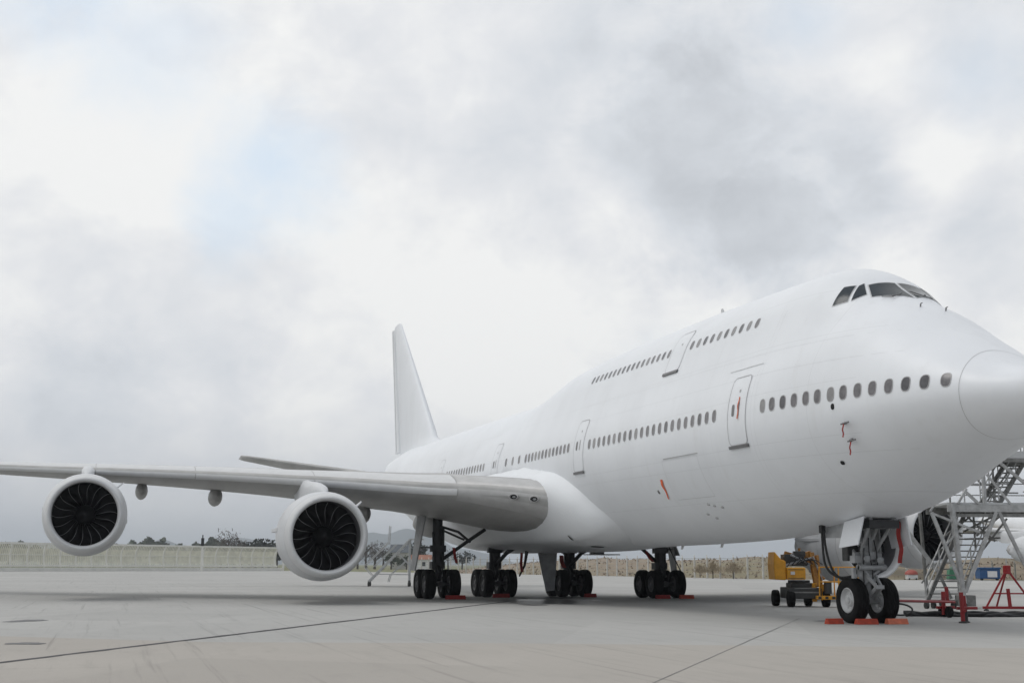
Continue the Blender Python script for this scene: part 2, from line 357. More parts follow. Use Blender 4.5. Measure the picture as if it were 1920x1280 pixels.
strip('tar_joint', (12.0, -26.9), (-34, -1.6), .17, M['tar'], jag=.03, k=90)
strip('slab_joint', (22, -22.3), (-11.5, -.2), .022, M['joint'], jag=.01)
for k, (c, w) in enumerate(((-28.1, .02), (8.3, .02), (18.7, .02), (29, .03))):
    o_ = E2*c; strip('slab_joint', o_-E1*60, o_+E1*160, w, M['jointfaint'], z=.008)
for k, c in enumerate((-18.6, 18.6, 43.4, 86.8)):
    strip('slab_joint', E1*c-E2*90, E1*c+E2*110, .022, M['jointfaint'], z=.0095)
def blot(name, c, a, bb, ang, m, z, lab=None):
    th = np.linspace(0, 2*np.pi, 40, endpoint=False); ph = rng.uniform(0, 6, 4)
    r = 1+.16*np.sin(2*th+ph[0])+.12*np.sin(3*th+ph[1])+.08*np.sin(7*th+ph[2])+.05*np.sin(11*th+ph[3])
    x, y = a*r*np.cos(th), bb*r*np.sin(th)
    return struct(name, flat([(c[0]+x[i]*math.cos(ang)-y[i]*math.sin(ang), c[1]+x[i]*math.sin(ang)+y[i]*math.cos(ang)) for i in range(40)], z), m, rec=False)
AU = math.atan2(UR[1], UR[0])
blot('oil_stain', (-13.67, -22.0), .42, .75, AU, M['stain'], .006)
blot('oil_stain', (-2.86, -21.45), .33, .36, AU, M['stain'], .0105)
blot('wet_patch', (-28.2, -2.2), 1.5, 2.2, AU, M['puddle'], .006)
blot('wet_patch', (-31.5, -1.6), 2.6, 1.6, AU, M['puddle'], .0105)
blot('wet_patch', (-25.4, -4.1), .55, .7, AU, M['stain'], .006)
blot('oil_stain', (-36.5, .3), 1.2, 2.0, AU, M['stain'], .006)
blot('oil_stain', (-9.3, -.2), .5, .7, AU, M['stain'], .006)

# ------------------------------------------------------------------ airplane: fuselage surface
def pch(xk, yk, x):
    xk = np.array(xk, float); yk = np.array(yk, float); h = np.diff(xk); d = np.diff(yk)/h; m = np.zeros_like(yk)
    for i in range(1, len(xk)-1):
        if d[i-1]*d[i] > 0:
            w1 = 2*h[i]+h[i-1]; w2 = h[i]+2*h[i-1]; m[i] = (w1+w2)/(w1/d[i-1]+w2/d[i])
    m[0] = d[0]; m[-1] = d[-1]
    x = np.clip(x, xk[0], xk[-1]); i = np.clip(np.searchsorted(xk, x)-1, 0, len(xk)-2); t = (x-xk[i])/h[i]
    return (2*t**3-3*t**2+1)*yk[i]+(t**3-2*t**2+t)*h[i]*m[i]+(-2*t**3+3*t**2)*yk[i+1]+(t**3-t**2)*h[i]*m[i+1]
S_ZT=[(0, 5.42), (0.08, 5.68), (0.3, 5.78), (0.95, 6.06), (1.55, 6.38), (2.35, 6.86), (3.37, 7.46), (4.0, 7.84), (4.35, 8.03), (4.7, 8.23), (5.2,8.55),(5.7, 8.85), (6.5, 9.42), (7.5, 9.78), (8.7, 9.86), (10.3, 9.9), (12.2, 9.93), (15, 9.97), (20, 9.97), (24, 9.93), (28, 9.78), (30.5, 9.42), (33, 9.1), (35.1, 9.03), (37.3, 9.04), (40, 9.07), (45, 9.1), (52, 9.14), (58, 9.18), (62, 9.18), (66, 9.15), (70, 9.05), (73.5, 8.85), (74.2, 8.6)]
S_ZB=[(0, 5.38), (0.08, 5.12), (0.3, 4.97), (1.1, 4.68), (1.9, 4.45), (2.5, 4.28), (3.3, 4.02), (4, 3.78), (4.7, 3.52), (5.6, 3.18), (7.5, 2.76), (9.3, 2.57), (10.8, 2.48), (13.8, 2.33), (20, 2.24), (28, 2.22), (46, 2.25), (50, 2.5), (55, 3.25), (60, 4.35), (66, 5.95), (71, 7.3), (74.2, 8.05)]
S_W=[(0,.02),(.08,.27),(.3,.53),(.65,.86),(1,1.14),(1.65,1.56),(2.1,1.81),(3,2.18),(3.95,2.46),(4.85,2.69),(5.8,2.89),(6.7,3.05),(7.6,3.18),(9,3.25),(50,3.25),(55,3.1),(60,2.65),(66,1.8),(71,.95),(74.2,.3)]
S_ZC=[(0, 5.4), (1, 5.48), (3, 5.5), (6, 5.5), (10, 5.5), (46,5.6), (55, 5.95), (66, 7.4), (74.2, 8.3)]
S_RT=[(0,.01),(.08,.2),(1,.5),(2.35,.9),(3.4,1.2),(4.35,1.55),(5.2,1.8),(5.7,1.95),(6.5,2.12),(7.5,2.3),(9,2.45),(11,2.5),(28,2.5),(33,2.7),(37,3.0),(40,3.1),(52,3.1),(60,2.5),(66,1.7),(71,.82),(74.2,.2)]
S_WU=[(0,.02),(.08,.26),(.3,.44),(1,.61),(1.55,.90),(2.35,1.37),(3.37,1.96),(4.35,2.57),(5.2,2.95),(6,3.12),(8,3.2),(10,3.2),(50,3.2),(60,2.7),(66,1.7),(71,.8),(74.2,.2)]
def tab(T, s): T = np.array(T); return float(pch(T[:, 0], T[:, 1], np.array([float(s)]))[0])
_sec = {}
def section(s, n=57, nd=300):
    key = (round(float(s), 4), n)
    if key in _sec: return _sec[key]
    zb, zc, w, wu, zt, rr = [tab(T, s) for T in (S_ZB, S_ZC, S_W, S_WU, S_ZT, S_RT)]
    ph = np.linspace(-np.pi/2, np.pi/2, nd); c, si = np.cos(ph), np.sin(ph)
    bb = np.where(si < 0, zc-zb, wu); h1 = np.sqrt((w*c)**2+(bb*si)**2)
    H1 = h1+zc*si; H2 = rr+(zt-rr)*si
    y = np.where(H1 >= H2, w*w*c/h1, rr*c); z = np.where(H1 >= H2, zc+bb*bb*si/h1, zt-rr+rr*si)
    z[-1] = max(z[-1], zt)
    L = np.r_[0, np.cumsum(np.hypot(np.diff(y), np.diff(z)))]; t = np.linspace(0, L[-1], n)
    y, z = np.interp(t, L, y), np.interp(t, L, z); y[0] = y[-1] = 0
    _sec[key] = (y, z); return y, z
def ysec(s, z):
    y, zz = section(s, 121); return float(np.interp(z, zz, y))
def surf(s, z, off=0.0, side=-1):  # point on the skin at station s aft of the nose and height z
    e = .06; y = ysec(s, z)
    ds = (ysec(s+e, z)-ysec(max(s-e, .02), z))/(2*e); dz = (ysec(s, z+e)-ysec(s, z-e))/(2*e)
    nrm = np.array([ds, side*1.0, -dz]); nrm /= np.linalg.norm(nrm)   # x = -s, so d(y)/dx = -ds
    return np.array([-s, side*y, z])+off*nrm, nrm
def surf_ang(s, y, z, off=0.0, zc=7.7):  # push a point radially (in the section plane) onto the skin
    yy, zz = section(s, 121); a = np.arctan2(zz-zc, yy); rr = np.hypot(yy, zz-zc); A = math.atan2(z-zc, abs(y))
    r = float(np.interp(A, a, rr)); sg = -1 if y < 0 else 1
    return np.array([-s, sg*(r+off)*math.cos(A), zc+(r+off)*math.sin(A)])

plane = thing('airplane', (-30, 0, 0), 'large white four engine jet airliner with an upper deck hump, parked in front', 'airplane')
ss = np.r_[0, .02, .05, .09, .15, .22, .3, .42, .56, .75, np.arange(1, 12, .3), np.arange(12, 24, .8), np.arange(24, 41, .5), np.arange(41, 74, .9), 74.0, 74.2]
P = []
for s in ss:
    y, z = section(s, 57)
    P.append(np.r_[np.c_[np.full(57, -s), -y, z], np.c_[np.full(55, -s), y[1:-1][::-1], z[1:-1][::-1]]])
b = MB(); b.grid(P, cv=True)
o0 = len(b.v)-112; b.f.append(tuple(range(o0, o0+112))); b.mi.append(0)
fus = b.build('fuselage', M['paint'], plane, smooth=True, angle=55)

# wing-body fairing: the skin pushed out behind a curved front edge
SB = [(2.1, 24.4), (2.25, 23.7), (2.62, 21.9), (3.1, 21.55), (3.9, 22.4), (4.5, 23.5), (5.1, 25.4), (5.4, 28), (5.6, 30)]
def fair_pt(s, y, z, ny, nz, side):
    d = s-tab(SB, min(max(z, 2.1), 5.6)); k = 1-math.exp(-max(d, 0)/1.1) if d > 0 else d*.35
    lo = min(1, max(0.16, (z-2.2)/.9)); hi = min(1, max(0, (5.6-z)/.9))
    tail = min(1, max(0, (47.5-s)/6)); tail = tail*tail*(3-2*tail)
    B = (.86*k*lo*math.sqrt(hi)+.004*(d > 0))*tail-.05*(1-tail)
    return (-s, side*(y+B*ny), z+B*nz)
for side in (-1, 1):
    P = []
    for s in np.r_[np.arange(20.9, 28, .25), np.arange(28, 48.2, .7)]:
        y, z = section(s, 121); k = z < 5.62; y, z = y[k], z[k]
        dy, dz = np.gradient(y), np.gradient(z); l = np.hypot(dy, dz)
        row = [fair_pt(s, y[i], z[i], dz[i]/l[i], -dy[i]/l[i], side) for i in range(len(y))]
        row[0] = (row[0][0], 0, row[0][2])
        t = np.linspace(0, len(row)-1, 40); A = np.array(row)
        P.append(np.stack([np.interp(t, np.arange(len(row)), A[:, i]) for i in range(3)], 1))
    b = MB(); b.grid(P); b.build('belly_fairing', M['fairpaint'], plane, smooth=True, angle=60)

# ------------------------------------------------------------------ windows and doors on the skin
def oval(s, z, a, c, off, side=-1, n=16, pw=2.6):
    p, nr = surf(s, z, 0, side); U = np.cross([0, 0, 1.], nr); U /= np.linalg.norm(U); V = np.cross(nr, U); out = []
    tilt = max(.25, V[2])
    for t in np.linspace(0, 2*np.pi, n, endpoint=False):
        ct, st = math.cos(t), math.sin(t)
        u = a*abs(ct)**(2/pw)*np.sign(ct); v = c*abs(st)**(2/pw)*np.sign(st)
        q = p+U*u+V*v
        out.append(surf(-q[0], q[2], off, side)[0])
    return np.array(out)
def window(s, z, a=.135, c=.195, side=-1, pane=None):
    A = oval(s, z, a, c, .004, side); B = oval(s, z, a*.98, c*.98, .010, side); C = oval(s, z, a*.86, c*.89, .010, side); D = oval(s, z, a*.84, c*.87, .003, side)
    b = MB(); b.grid([A, B, C, D], cv=True); w = b.build('cabin_window', M['winrim'], plane, smooth=True, angle=35)
    rings = [oval(s, z, a*.9*q, c*.92*q, .0055, side) for q in (1, .66, .33, .04)]
    b = MB(); b.grid(rings, cv=True); b.f.append(tuple(range(48, 64))); b.mi.append(0)
    b.build('pane', M[random.choice(('pane', 'pane', 'pane2', 'pane3'))], w, smooth=True)
zw = lambda s: 5.83+.0075*max(0, s-9)
NOSEW = [7.77, 7.32, 6.85, 6.38, 5.91, 5.47, 4.99, 4.56, 4.09, 3.63, 3.15, 2.69, 2.23, 1.77]
ROWS = [(s, 5.82) for s in NOSEW]+[(10.7+.508*k, zw(10.7+.508*k)) for k in range(22)]
ROWS += [(23.74+.457*k, zw(24)+.03) for k in range(13)]+[(30.2, 6.0), (31.17, 6.01), (32.2, 6.02)]
ROWS += [(35.96+.514*k, 6.06+.006*k) for k in range(15)]+[(46.4+.53*k, 6.22+.015*k) for k in range(8)]
for s, z in ROWS: window(s, z)
for k in range(10): window(9.77+.501*k, 8.50+.006*k, .12, .17)
for k in range(17): window(16.12+.469*k, 8.54+.005*k, .115, .165)
for s in NOSEW[-5:]: window(s, 5.82, side=1)

def ribbon(pts2, w, off, m, name, parent, side=-1, closed=True):  # a narrow band following the skin along (s, z) points
    Q = [np.array(p, float) for p in pts2]; n = len(Q); I, O = [], []
    for i in range(n):
        a, c = Q[(i-1) % n] if closed or i else Q[i], Q[(i+1) % n] if closed or i < n-1 else Q[i]
        t = c-a; t /= max(np.linalg.norm(t), 1e-6); nn = np.array([-t[1], t[0]])
        I.append(surf(*(Q[i]-nn*w/2), off, side)[0]); O.append(surf(*(Q[i]+nn*w/2), off, side)[0])
    b = MB(); b.grid(np.stack([I, O], 1), cu=closed); return b.build(name, m, parent, rec=False)
def rrect(s0, s1, z0, z1, r=.16, k=5, sub=7, shear=0.0):
    pts = []
    for cx, cy, a0 in ((s1-r, z1-r, 0), (s0+r, z1-r, 90), (s0+r, z0+r, 180), (s1-r, z0+r, 270)):
        for j in range(k): a = R(a0+90*j/(k-1)); pts.append((cx+r*math.cos(a), cy+r*math.sin(a)))
    out = []
    for i, p in enumerate(pts):
        q = pts[(i+1) % len(pts)]; L = math.dist(p, q); m = max(1, int(L/.2))
        for j in range(m): out.append((p[0]+(q[0]-p[0])*j/m, p[1]+(q[1]-p[1])*j/m))
    return [(s+shear*(z-z0), z) for s, z in out]
def door(s0, s1, z0, z1, win=True, gap=.026, gm='seamdark', sill=True, side=-1):
    rows = [[surf(s, z, .007, side)[0] for s in np.linspace(s0+.02, s1-.02, 7)] for z in np.linspace(z0+.02, z1-.02, 13)]
    b = MB(); b.grid(rows); d = b.build('cabin_door', M['paint'], plane, smooth=True)
    ribbon(rrect(s0, s1, z0, z1), gap, .012, M[gm], 'door_seal', d, side)
    if sill:
        rows = [[surf(s, z0-dz, of, side)[0] for s in np.linspace(s0-.03, s1+.03, 8)] for dz, of in ((0, .006), (.004, .05), (.085, .05), (.09, .006))]
        b = MB(); b.grid(rows); b.build('door_sill', M['sill'], d)
    if win:
        A = oval(s0+(s1-s0)*.70, zw(s0)+.04, .085, .17, .014, side, pw=4); b = MB(); b.add(A, [tuple(range(16))]); b.build('door_window', M['sill'], d)
        A = oval((s0+s1)/2-.12, zw(s0)+.05, .05, .20, .014, side, pw=4); b = MB(); b.add(A, [tuple(range(16))]); b.build('handle_recess', M['winrim'], d)
    A = oval((s0+s1)/2-.06, z1-.42, .05, .045, .013, side); b = MB(); b.add(A, [tuple(range(16))]); b.build('vent_flap', M['winrim'], d)
    return d
door(8.68, 9.78, 4.88, 6.82)
door(22.0, 23.05, 4.99, 6.92, gap=.026, gm='seamdark')
door(33.5, 34.5, 5.1, 7.0, gap=.024, gm='seamdark', sill=False)
door(44.4, 45.4, 5.2, 7.05, gap=.02, gm='seam', sill=False)
door(14.72, 15.86, 7.80, 9.15, win=False, gap=.022, gm='seamdark')
ribbon(rrect(12.1, 14.75, 3.6, 4.83, .08), .012, .008, M['seam'], 'cargo_hatch_seam', plane)
ribbon([(12.0+.2*k, 4.87) for k in range(14)], .03, .013, M['seamdark'], 'hatch_hinge', plane, closed=False)
ribbon([(8.3+.2*k, 7.08) for k in range(11)], .02, .012, M['seam'], 'rain_gutter', plane, closed=False)
for zz in (6.72, 7.35, 4.35):
    ribbon([(3.2+.6*k, zz+.004*k) for k in range(34)], .004, .006, M['seam'], 'skin_seam', plane, closed=False)
for s_ in (8.2, 11.6, 17.4, 20.4):
    ribbon([(s_, 2.9+.25*k) for k in range(24)], .004, .0075, M['seam'], 'skin_seam', plane, closed=False)
# radome joint: the cut of a tilted plane with the nose
rad = []
for a in np.linspace(0, 2*np.pi, 72, endpoint=False):
    lo, hi = .4, 3.5
    f = lambda s: s-(1.44+.36*(tabp(s, a)[2]-5.45)**2)
    def tabp(s, a):
        y, z = section(s, 121); c0 = 5.45; aa = np.arctan2(z-c0, y); rr = np.hypot(y, z-c0); A = math.asin(math.sin(a))
        r = float(np.interp(A, aa, rr)); return np.array([-s, (-1 if math.cos(a) < 0 else 1)*r*math.cos(A), c0+r*math.sin(A)])
    for _ in range(30):
        mid = (lo+hi)/2
        if f(mid) > 0: hi = mid
        else: lo = mid
    rad.append((tabp(lo, a)-[0, 0, 0], tabp(lo+.010, a)))
ctr = np.array([-1.9, 0, 5.45])
b = MB(); b.grid([[p+(p-ctr)/np.linalg.norm(p-ctr)*.006, q+(q-ctr)/np.linalg.norm(q-ctr)*.006] for p, q in rad], cu=True)
b.build('radome_joint', M['seamdark'], plane, rec=False)

# cockpit panes (s, y, z corners) on both sides
def pane(c, side, nm='cockpit_window'):
    C = [np.array([p[0], p[1]*-side, p[2]]) for p in c]
    def g(sc, off, k=6):
        cen = sum(C)/4; q = [cen+(p-cen)*sc for p in C]; rows = []
        for i in range(k):
            u = i/(k-1); row = []
            for j in range(k):
                v = j/(k-1); p = (q[0]*(1-v)+q[1]*v)*(1-u)+(q[3]*(1-v)+q[2]*v)*u
                row.append(surf_ang(p[0], p[1], p[2], off))
            rows.append(row)
        return rows
    b = MB(); b.grid(g(1.09, .008)); w = b.build(nm, M['seam'], plane, smooth=True)
    b = MB(); b.grid(g(1.0, .016)); b.build('pane', M['glass'], w, smooth=True)
CPA = [(6.47, -1.27, 8.93), (6.26, -1.06, 8.97), (6.05, -1.45, 8.48), (6.36, -1.66, 8.38)]
CPB = [(6.20, -1.0, 8.95), (6.19, -.84, 9.02), (5.83, -1.0, 8.65), (5.98, -1.38, 8.49)]
CPC = [(6.08, -.79, 8.98), (5.98, -.06, 9.10), (5.14, -.06, 8.52), (5.66, -.96, 8.57)]
for sd_ in (-1, 1):
    for c in (CPA, CPB, CPC): pane([(s, y*(1 if sd_ == -1 else 1), z) for s, y, z in c], -1 if sd_ == -1 else 1)
for y0 in (-.55, .30):
    b = MB(); a = surf_ang(5.25, y0, 8.45, .05); c = surf_ang(5.42, y0-.28, 8.55, .06); d = surf_ang(5.3, y0+.3, 8.5, .06)
    b.tube([a, a+[0.03, 0, .03]], .03, 6); b.tube([c, a, d], .016, 5); b.build('windscreen_wiper', M['sill'], plane)
for s, y, z in ((4.5, -.3, 8.15), (4.3, .35, 8.05)):
    p = surf_ang(s, y, z, 0); b = MB(); b.bar(p, p+[.02, 0, .08], .02, .04); b.tube([p+[.0, 0, .08], p+[.09, 0, .09]], .012, 6); b.build('pitot_probe', M['sill'], plane)
# small ports, vents and aerials
def disc(name, s, z, a, c, m):
    A = oval(s, z, a, c, .012); B = oval(s, z, a*.7, c*.7, .03); b = MB(); b.grid([oval(s, z, a*1.05, c*1.05, .001), A, B], cv=True); b.f.append(tuple(range(32, 48))); b.mi.append(0); b.build(name, m, plane)
disc('static_port', 4.91, 5.5, .055, .075, M['black']); disc('static_port', 5.35, 4.13, .06, .06, M['black'])
disc('drain_port', 15.85, 3.9, .05, .07, M['sill'])
for s, z in ((12.96, 3.39), (12.66, 3.34), (12.26, 3.28), (13.58, 3.12), (13.3, 2.99)): disc('ground_service_port', s, z, .07, .05, M['seamdark'])
for s, z in ((4.55, 5.06), (4.58, 4.66)):
    p, n_ = surf(s, z, 0); b = MB(); b.bar(p, p+n_*.1, .06, .06); b.tube([p+n_*.1+[-.12, 0, 0], p+n_*.1+[.24, 0, .02]], .022, 6); b.build('air_data_probe', M['sill'], plane)
b = MB(); b.prism([(-16.3, -.012, 9.9), (-16.75, -.012, 9.9), (-16.75, -.012, 10.32), (-16.62, -.012, 10.32)], (0, .024, 0)); b.build('blade_aerial', M['seam'], plane)
for s in (16.9, 20.2):
    b = MB(); z0 = section(s)[1][0]; b.prism([(-s, -.01, z0+.05), (-s-.25, -.01, z0+.05), (-s-.3, -.01, z0-.13), (-s-.16, -.01, z0-.13)], (0, .02, 0)); b.build('belly_aerial', M['seam'], plane)
def belly_inlet(s, z, a):
    q = []
    for k in range(14):
        t = 2*np.pi*k/14; q.append((s+a*math.cos(t), z+.09*math.sin(t)))
    P3 = []
    for s_, z_ in q:
        y, zz = section(s_, 121); y0 = float(np.interp(z_, zz, y)); dy, dz = (ysec(s_, z_+.05)-ysec(s_, z_-.05)), .1; l = math.hypot(dy, dz)
        p = np.array(fair_pt(s_, y0, z_, dz/l, -dy/l, -1)); P3.append(p+np.array([0, -dz/l, -dy/l])*.02)
    b = MB(); b.add(P3, [tuple(range(14))]); b.build('ram_air_inlet', M['black'], plane)
belly_inlet(25.3, 2.52, .42); belly_inlet(24.6, 3.15, .07)

# ------------------------------------------------------------------ wings
WZ = [(0, 3.75), (3.25, 4.02), (4.3, 4.2), (5.9, 4.42), (7.7, 4.58), (9.6, 4.8), (11.5, 5.0), (15.7, 5.38), (20.2, 5.72), (25.2, 6.08), (30, 6.45), (34.2, 6.9)]
def wing_geo(y):
    le = 24.5+.9*(y-3.25)
    if y > 31.8: le += (y-31.8)*.75
    te = np.interp(y, [0, 3.25, 12.4, 31.8, 34.2], [39.4, 39.9, 43.2, 55.0, 57.2])
    ch = te-le; th = np.interp(y, [3.25, 8, 12, 34.2], [.132, .112, .098, .08]); tw = np.interp(y, [3.25, 12, 34], [.038, .03, -.01])
    return le, ch, th, tw, tab(WZ, y)
def foil(x, th):  # half thickness
    return 5*th*(.2969*np.sqrt(x)-.126*x-.3516*x**2+.2843*x**3-.1036*x**4)
XS = np.r_[0, .004, .012, .025, .045, .075, .12, .2, .3, .42, .55, .68, .8, .9, 1.0]
def foil_pt(y, x, upper, off=0.0):
    le, ch, th, tw, z0 = wing_geo(y); t = foil(np.array([x]), th)[0]
    cam_ = .018*math.sin(math.pi*x)*(.4 if y < 6 else 1)+.010*x*x
    z = z0+ch*(cam_+(t*1.06 if upper else -t)-tw*x)+(off if upper else -off)
    return (-(le+ch*x)+(off if x < .01 else 0), z)
YS = [2.6, 3.3, 4, 4.8, 5.6, 6.6, 7.7, 8.9, 10.2, 11.4, 12.4, 13.6, 15, 17, 19, 21, 23.5, 26, 28.5, 30.5, 31.8, 32.8, 33.6, 34.2]
def wing(side, parent=plane):
    P = []
    for y in YS:
        row = [(*foil_pt(y, x, True)[:1], side*y, foil_pt(y, x, True)[1]) for x in XS[::-1]]+[(foil_pt(y, x, False)[0], side*y, foil_pt(y, x, False)[1]) for x in XS[1:]]
        P.append(row)
    b = MB(); b.grid(P, cv=True); b.f.append(tuple(range(len(b.v)-29, len(b.v)))); b.mi.append(0)
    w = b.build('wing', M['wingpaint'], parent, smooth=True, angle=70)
    def lead(y0, y1, m, xu, xl, name, off=.012):
        ys = np.linspace(y0, y1, max(3, int((y1-y0)/.4))); rows = []; xl0 = xl
        for y in ys:
            le, ch, *_ = wing_geo(y); xl = xl0 if np.isscalar(xl0) else xl0[0]+(xl0[1]-xl0[0])*((y-y0)/(y1-y0))**.7
            xs = list(np.linspace(xu/ch, 0, 7)**1)+list(np.linspace(0, xl/ch, 6)[1:])
            rows.append([(foil_pt(y, max(x, 0), k <= 6, off)[0], side*y, foil_pt(y, max(x, 0), k <= 6, off)[1]) for k, x in enumerate(xs)])
        q = MB(); q.grid(rows); return q.build(name, m, w, smooth=True, rec=False, angle=70)
    lead(3.5, 6.6, M['bare'], 1.3, (1.15, .42), 'inboard_flap_panel', .02)
    lead(6.63, 11.7, M['lip'], 1.3, (.10, .24), 'leading_edge_slat'); lead(11.72, 16.4, M['lip'], 1.25, .24, 'leading_edge_slat'); lead(16.43, 20.7, M['lip'], 1.2, .22, 'leading_edge_slat')
    lead(20.73, 26.4, M['lip'], 1.1, .2, 'leading_edge_slat'); lead(26.43, 33.0, M['lip'], .9, .18, 'leading_edge_slat')
    # landing lamps in the root panel
    for y in (4.12, 4.78):
        x, z = foil_pt(y, 0, True, 0); c = np.array([x+.06, side*y, z-.10]); d = np.array([.80, side*.60, 0.0]); d /= np.linalg.norm(d); U = np.array([-d[1], d[0], 0]); V = np.array([0, 0, 1.])
        q = MB(); q.cur = 0
        rings = [[c+d*dx+r*(.165*math.cos(t)*U+.10*math.sin(t)*V) for t in np.linspace(0, 2*np.pi, 20, endpoint=False)] for dx, r in ((-.05, 1.18), (.05, 1.15), (.055, 1.0), (-.04, .9))]
        q.grid(rings, cv=True); q.cur = 1; rg = [[c+d*(-.03)+r*(.165*math.cos(t)*U+.10*math.sin(t)*V) for t in np.linspace(0, 2*np.pi, 20, endpoint=False)] for r in (.92, .45)]
        q.grid(rg, cv=True); q.cur = 2; q.add(rg[1], [tuple(range(20))]); q.build('landing_lamp', [M['bare'], M['black'], M['lampglass']], w, smooth=True, rec=False)
    for y, L, fat in ((5.15, 5.2, 1.5), (8.3, 5.0, 1.25), (15.0, 4.3, 1.1), (18.5, 4.0, 1.05)):
        le, ch, th, tw, z0 = wing_geo(y); x0 = le+ch-L*.72; rows = []
        for t in np.r_[0, .03, .08, .16, .3, .5, .7, .85, .95, 1]:
            s_ = x0+L*t; rr = .36*fat*(math.sin(math.pi*min(max(t, .0), 1)**.72))**.55+.01; xx = min(1, (s_-le)/ch); zz = foil_pt(y, xx, False)[1]-.28-.14*t
            rows.append([(-s_, side*y+.8*rr*math.cos(a), zz+1.15*rr*math.sin(a)) for a in np.linspace(0, 2*np.pi, 16, endpoint=False)])
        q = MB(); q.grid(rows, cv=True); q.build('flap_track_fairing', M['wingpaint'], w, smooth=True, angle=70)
    # flap and aileron gaps on the underside
    for ya, yb, xr in ((4.2, 11.6, .80), (12.8, 21.5, .78), (23, 30, .80)):
        q = MB(); q.grid([[(foil_pt(y, xr, False, .006)[0], side*y, foil_pt(y, xr, False, .006)[1]), (foil_pt(y, xr+.012, False, .006)[0], side*y, foil_pt(y, xr+.012, False, .006)[1])] for y in np.linspace(ya, yb, 24)]); q.build('flap_gap', M['seamdark'], w, rec=False)
    return w
wing_r = wing(-1); wing_l = wing(1)

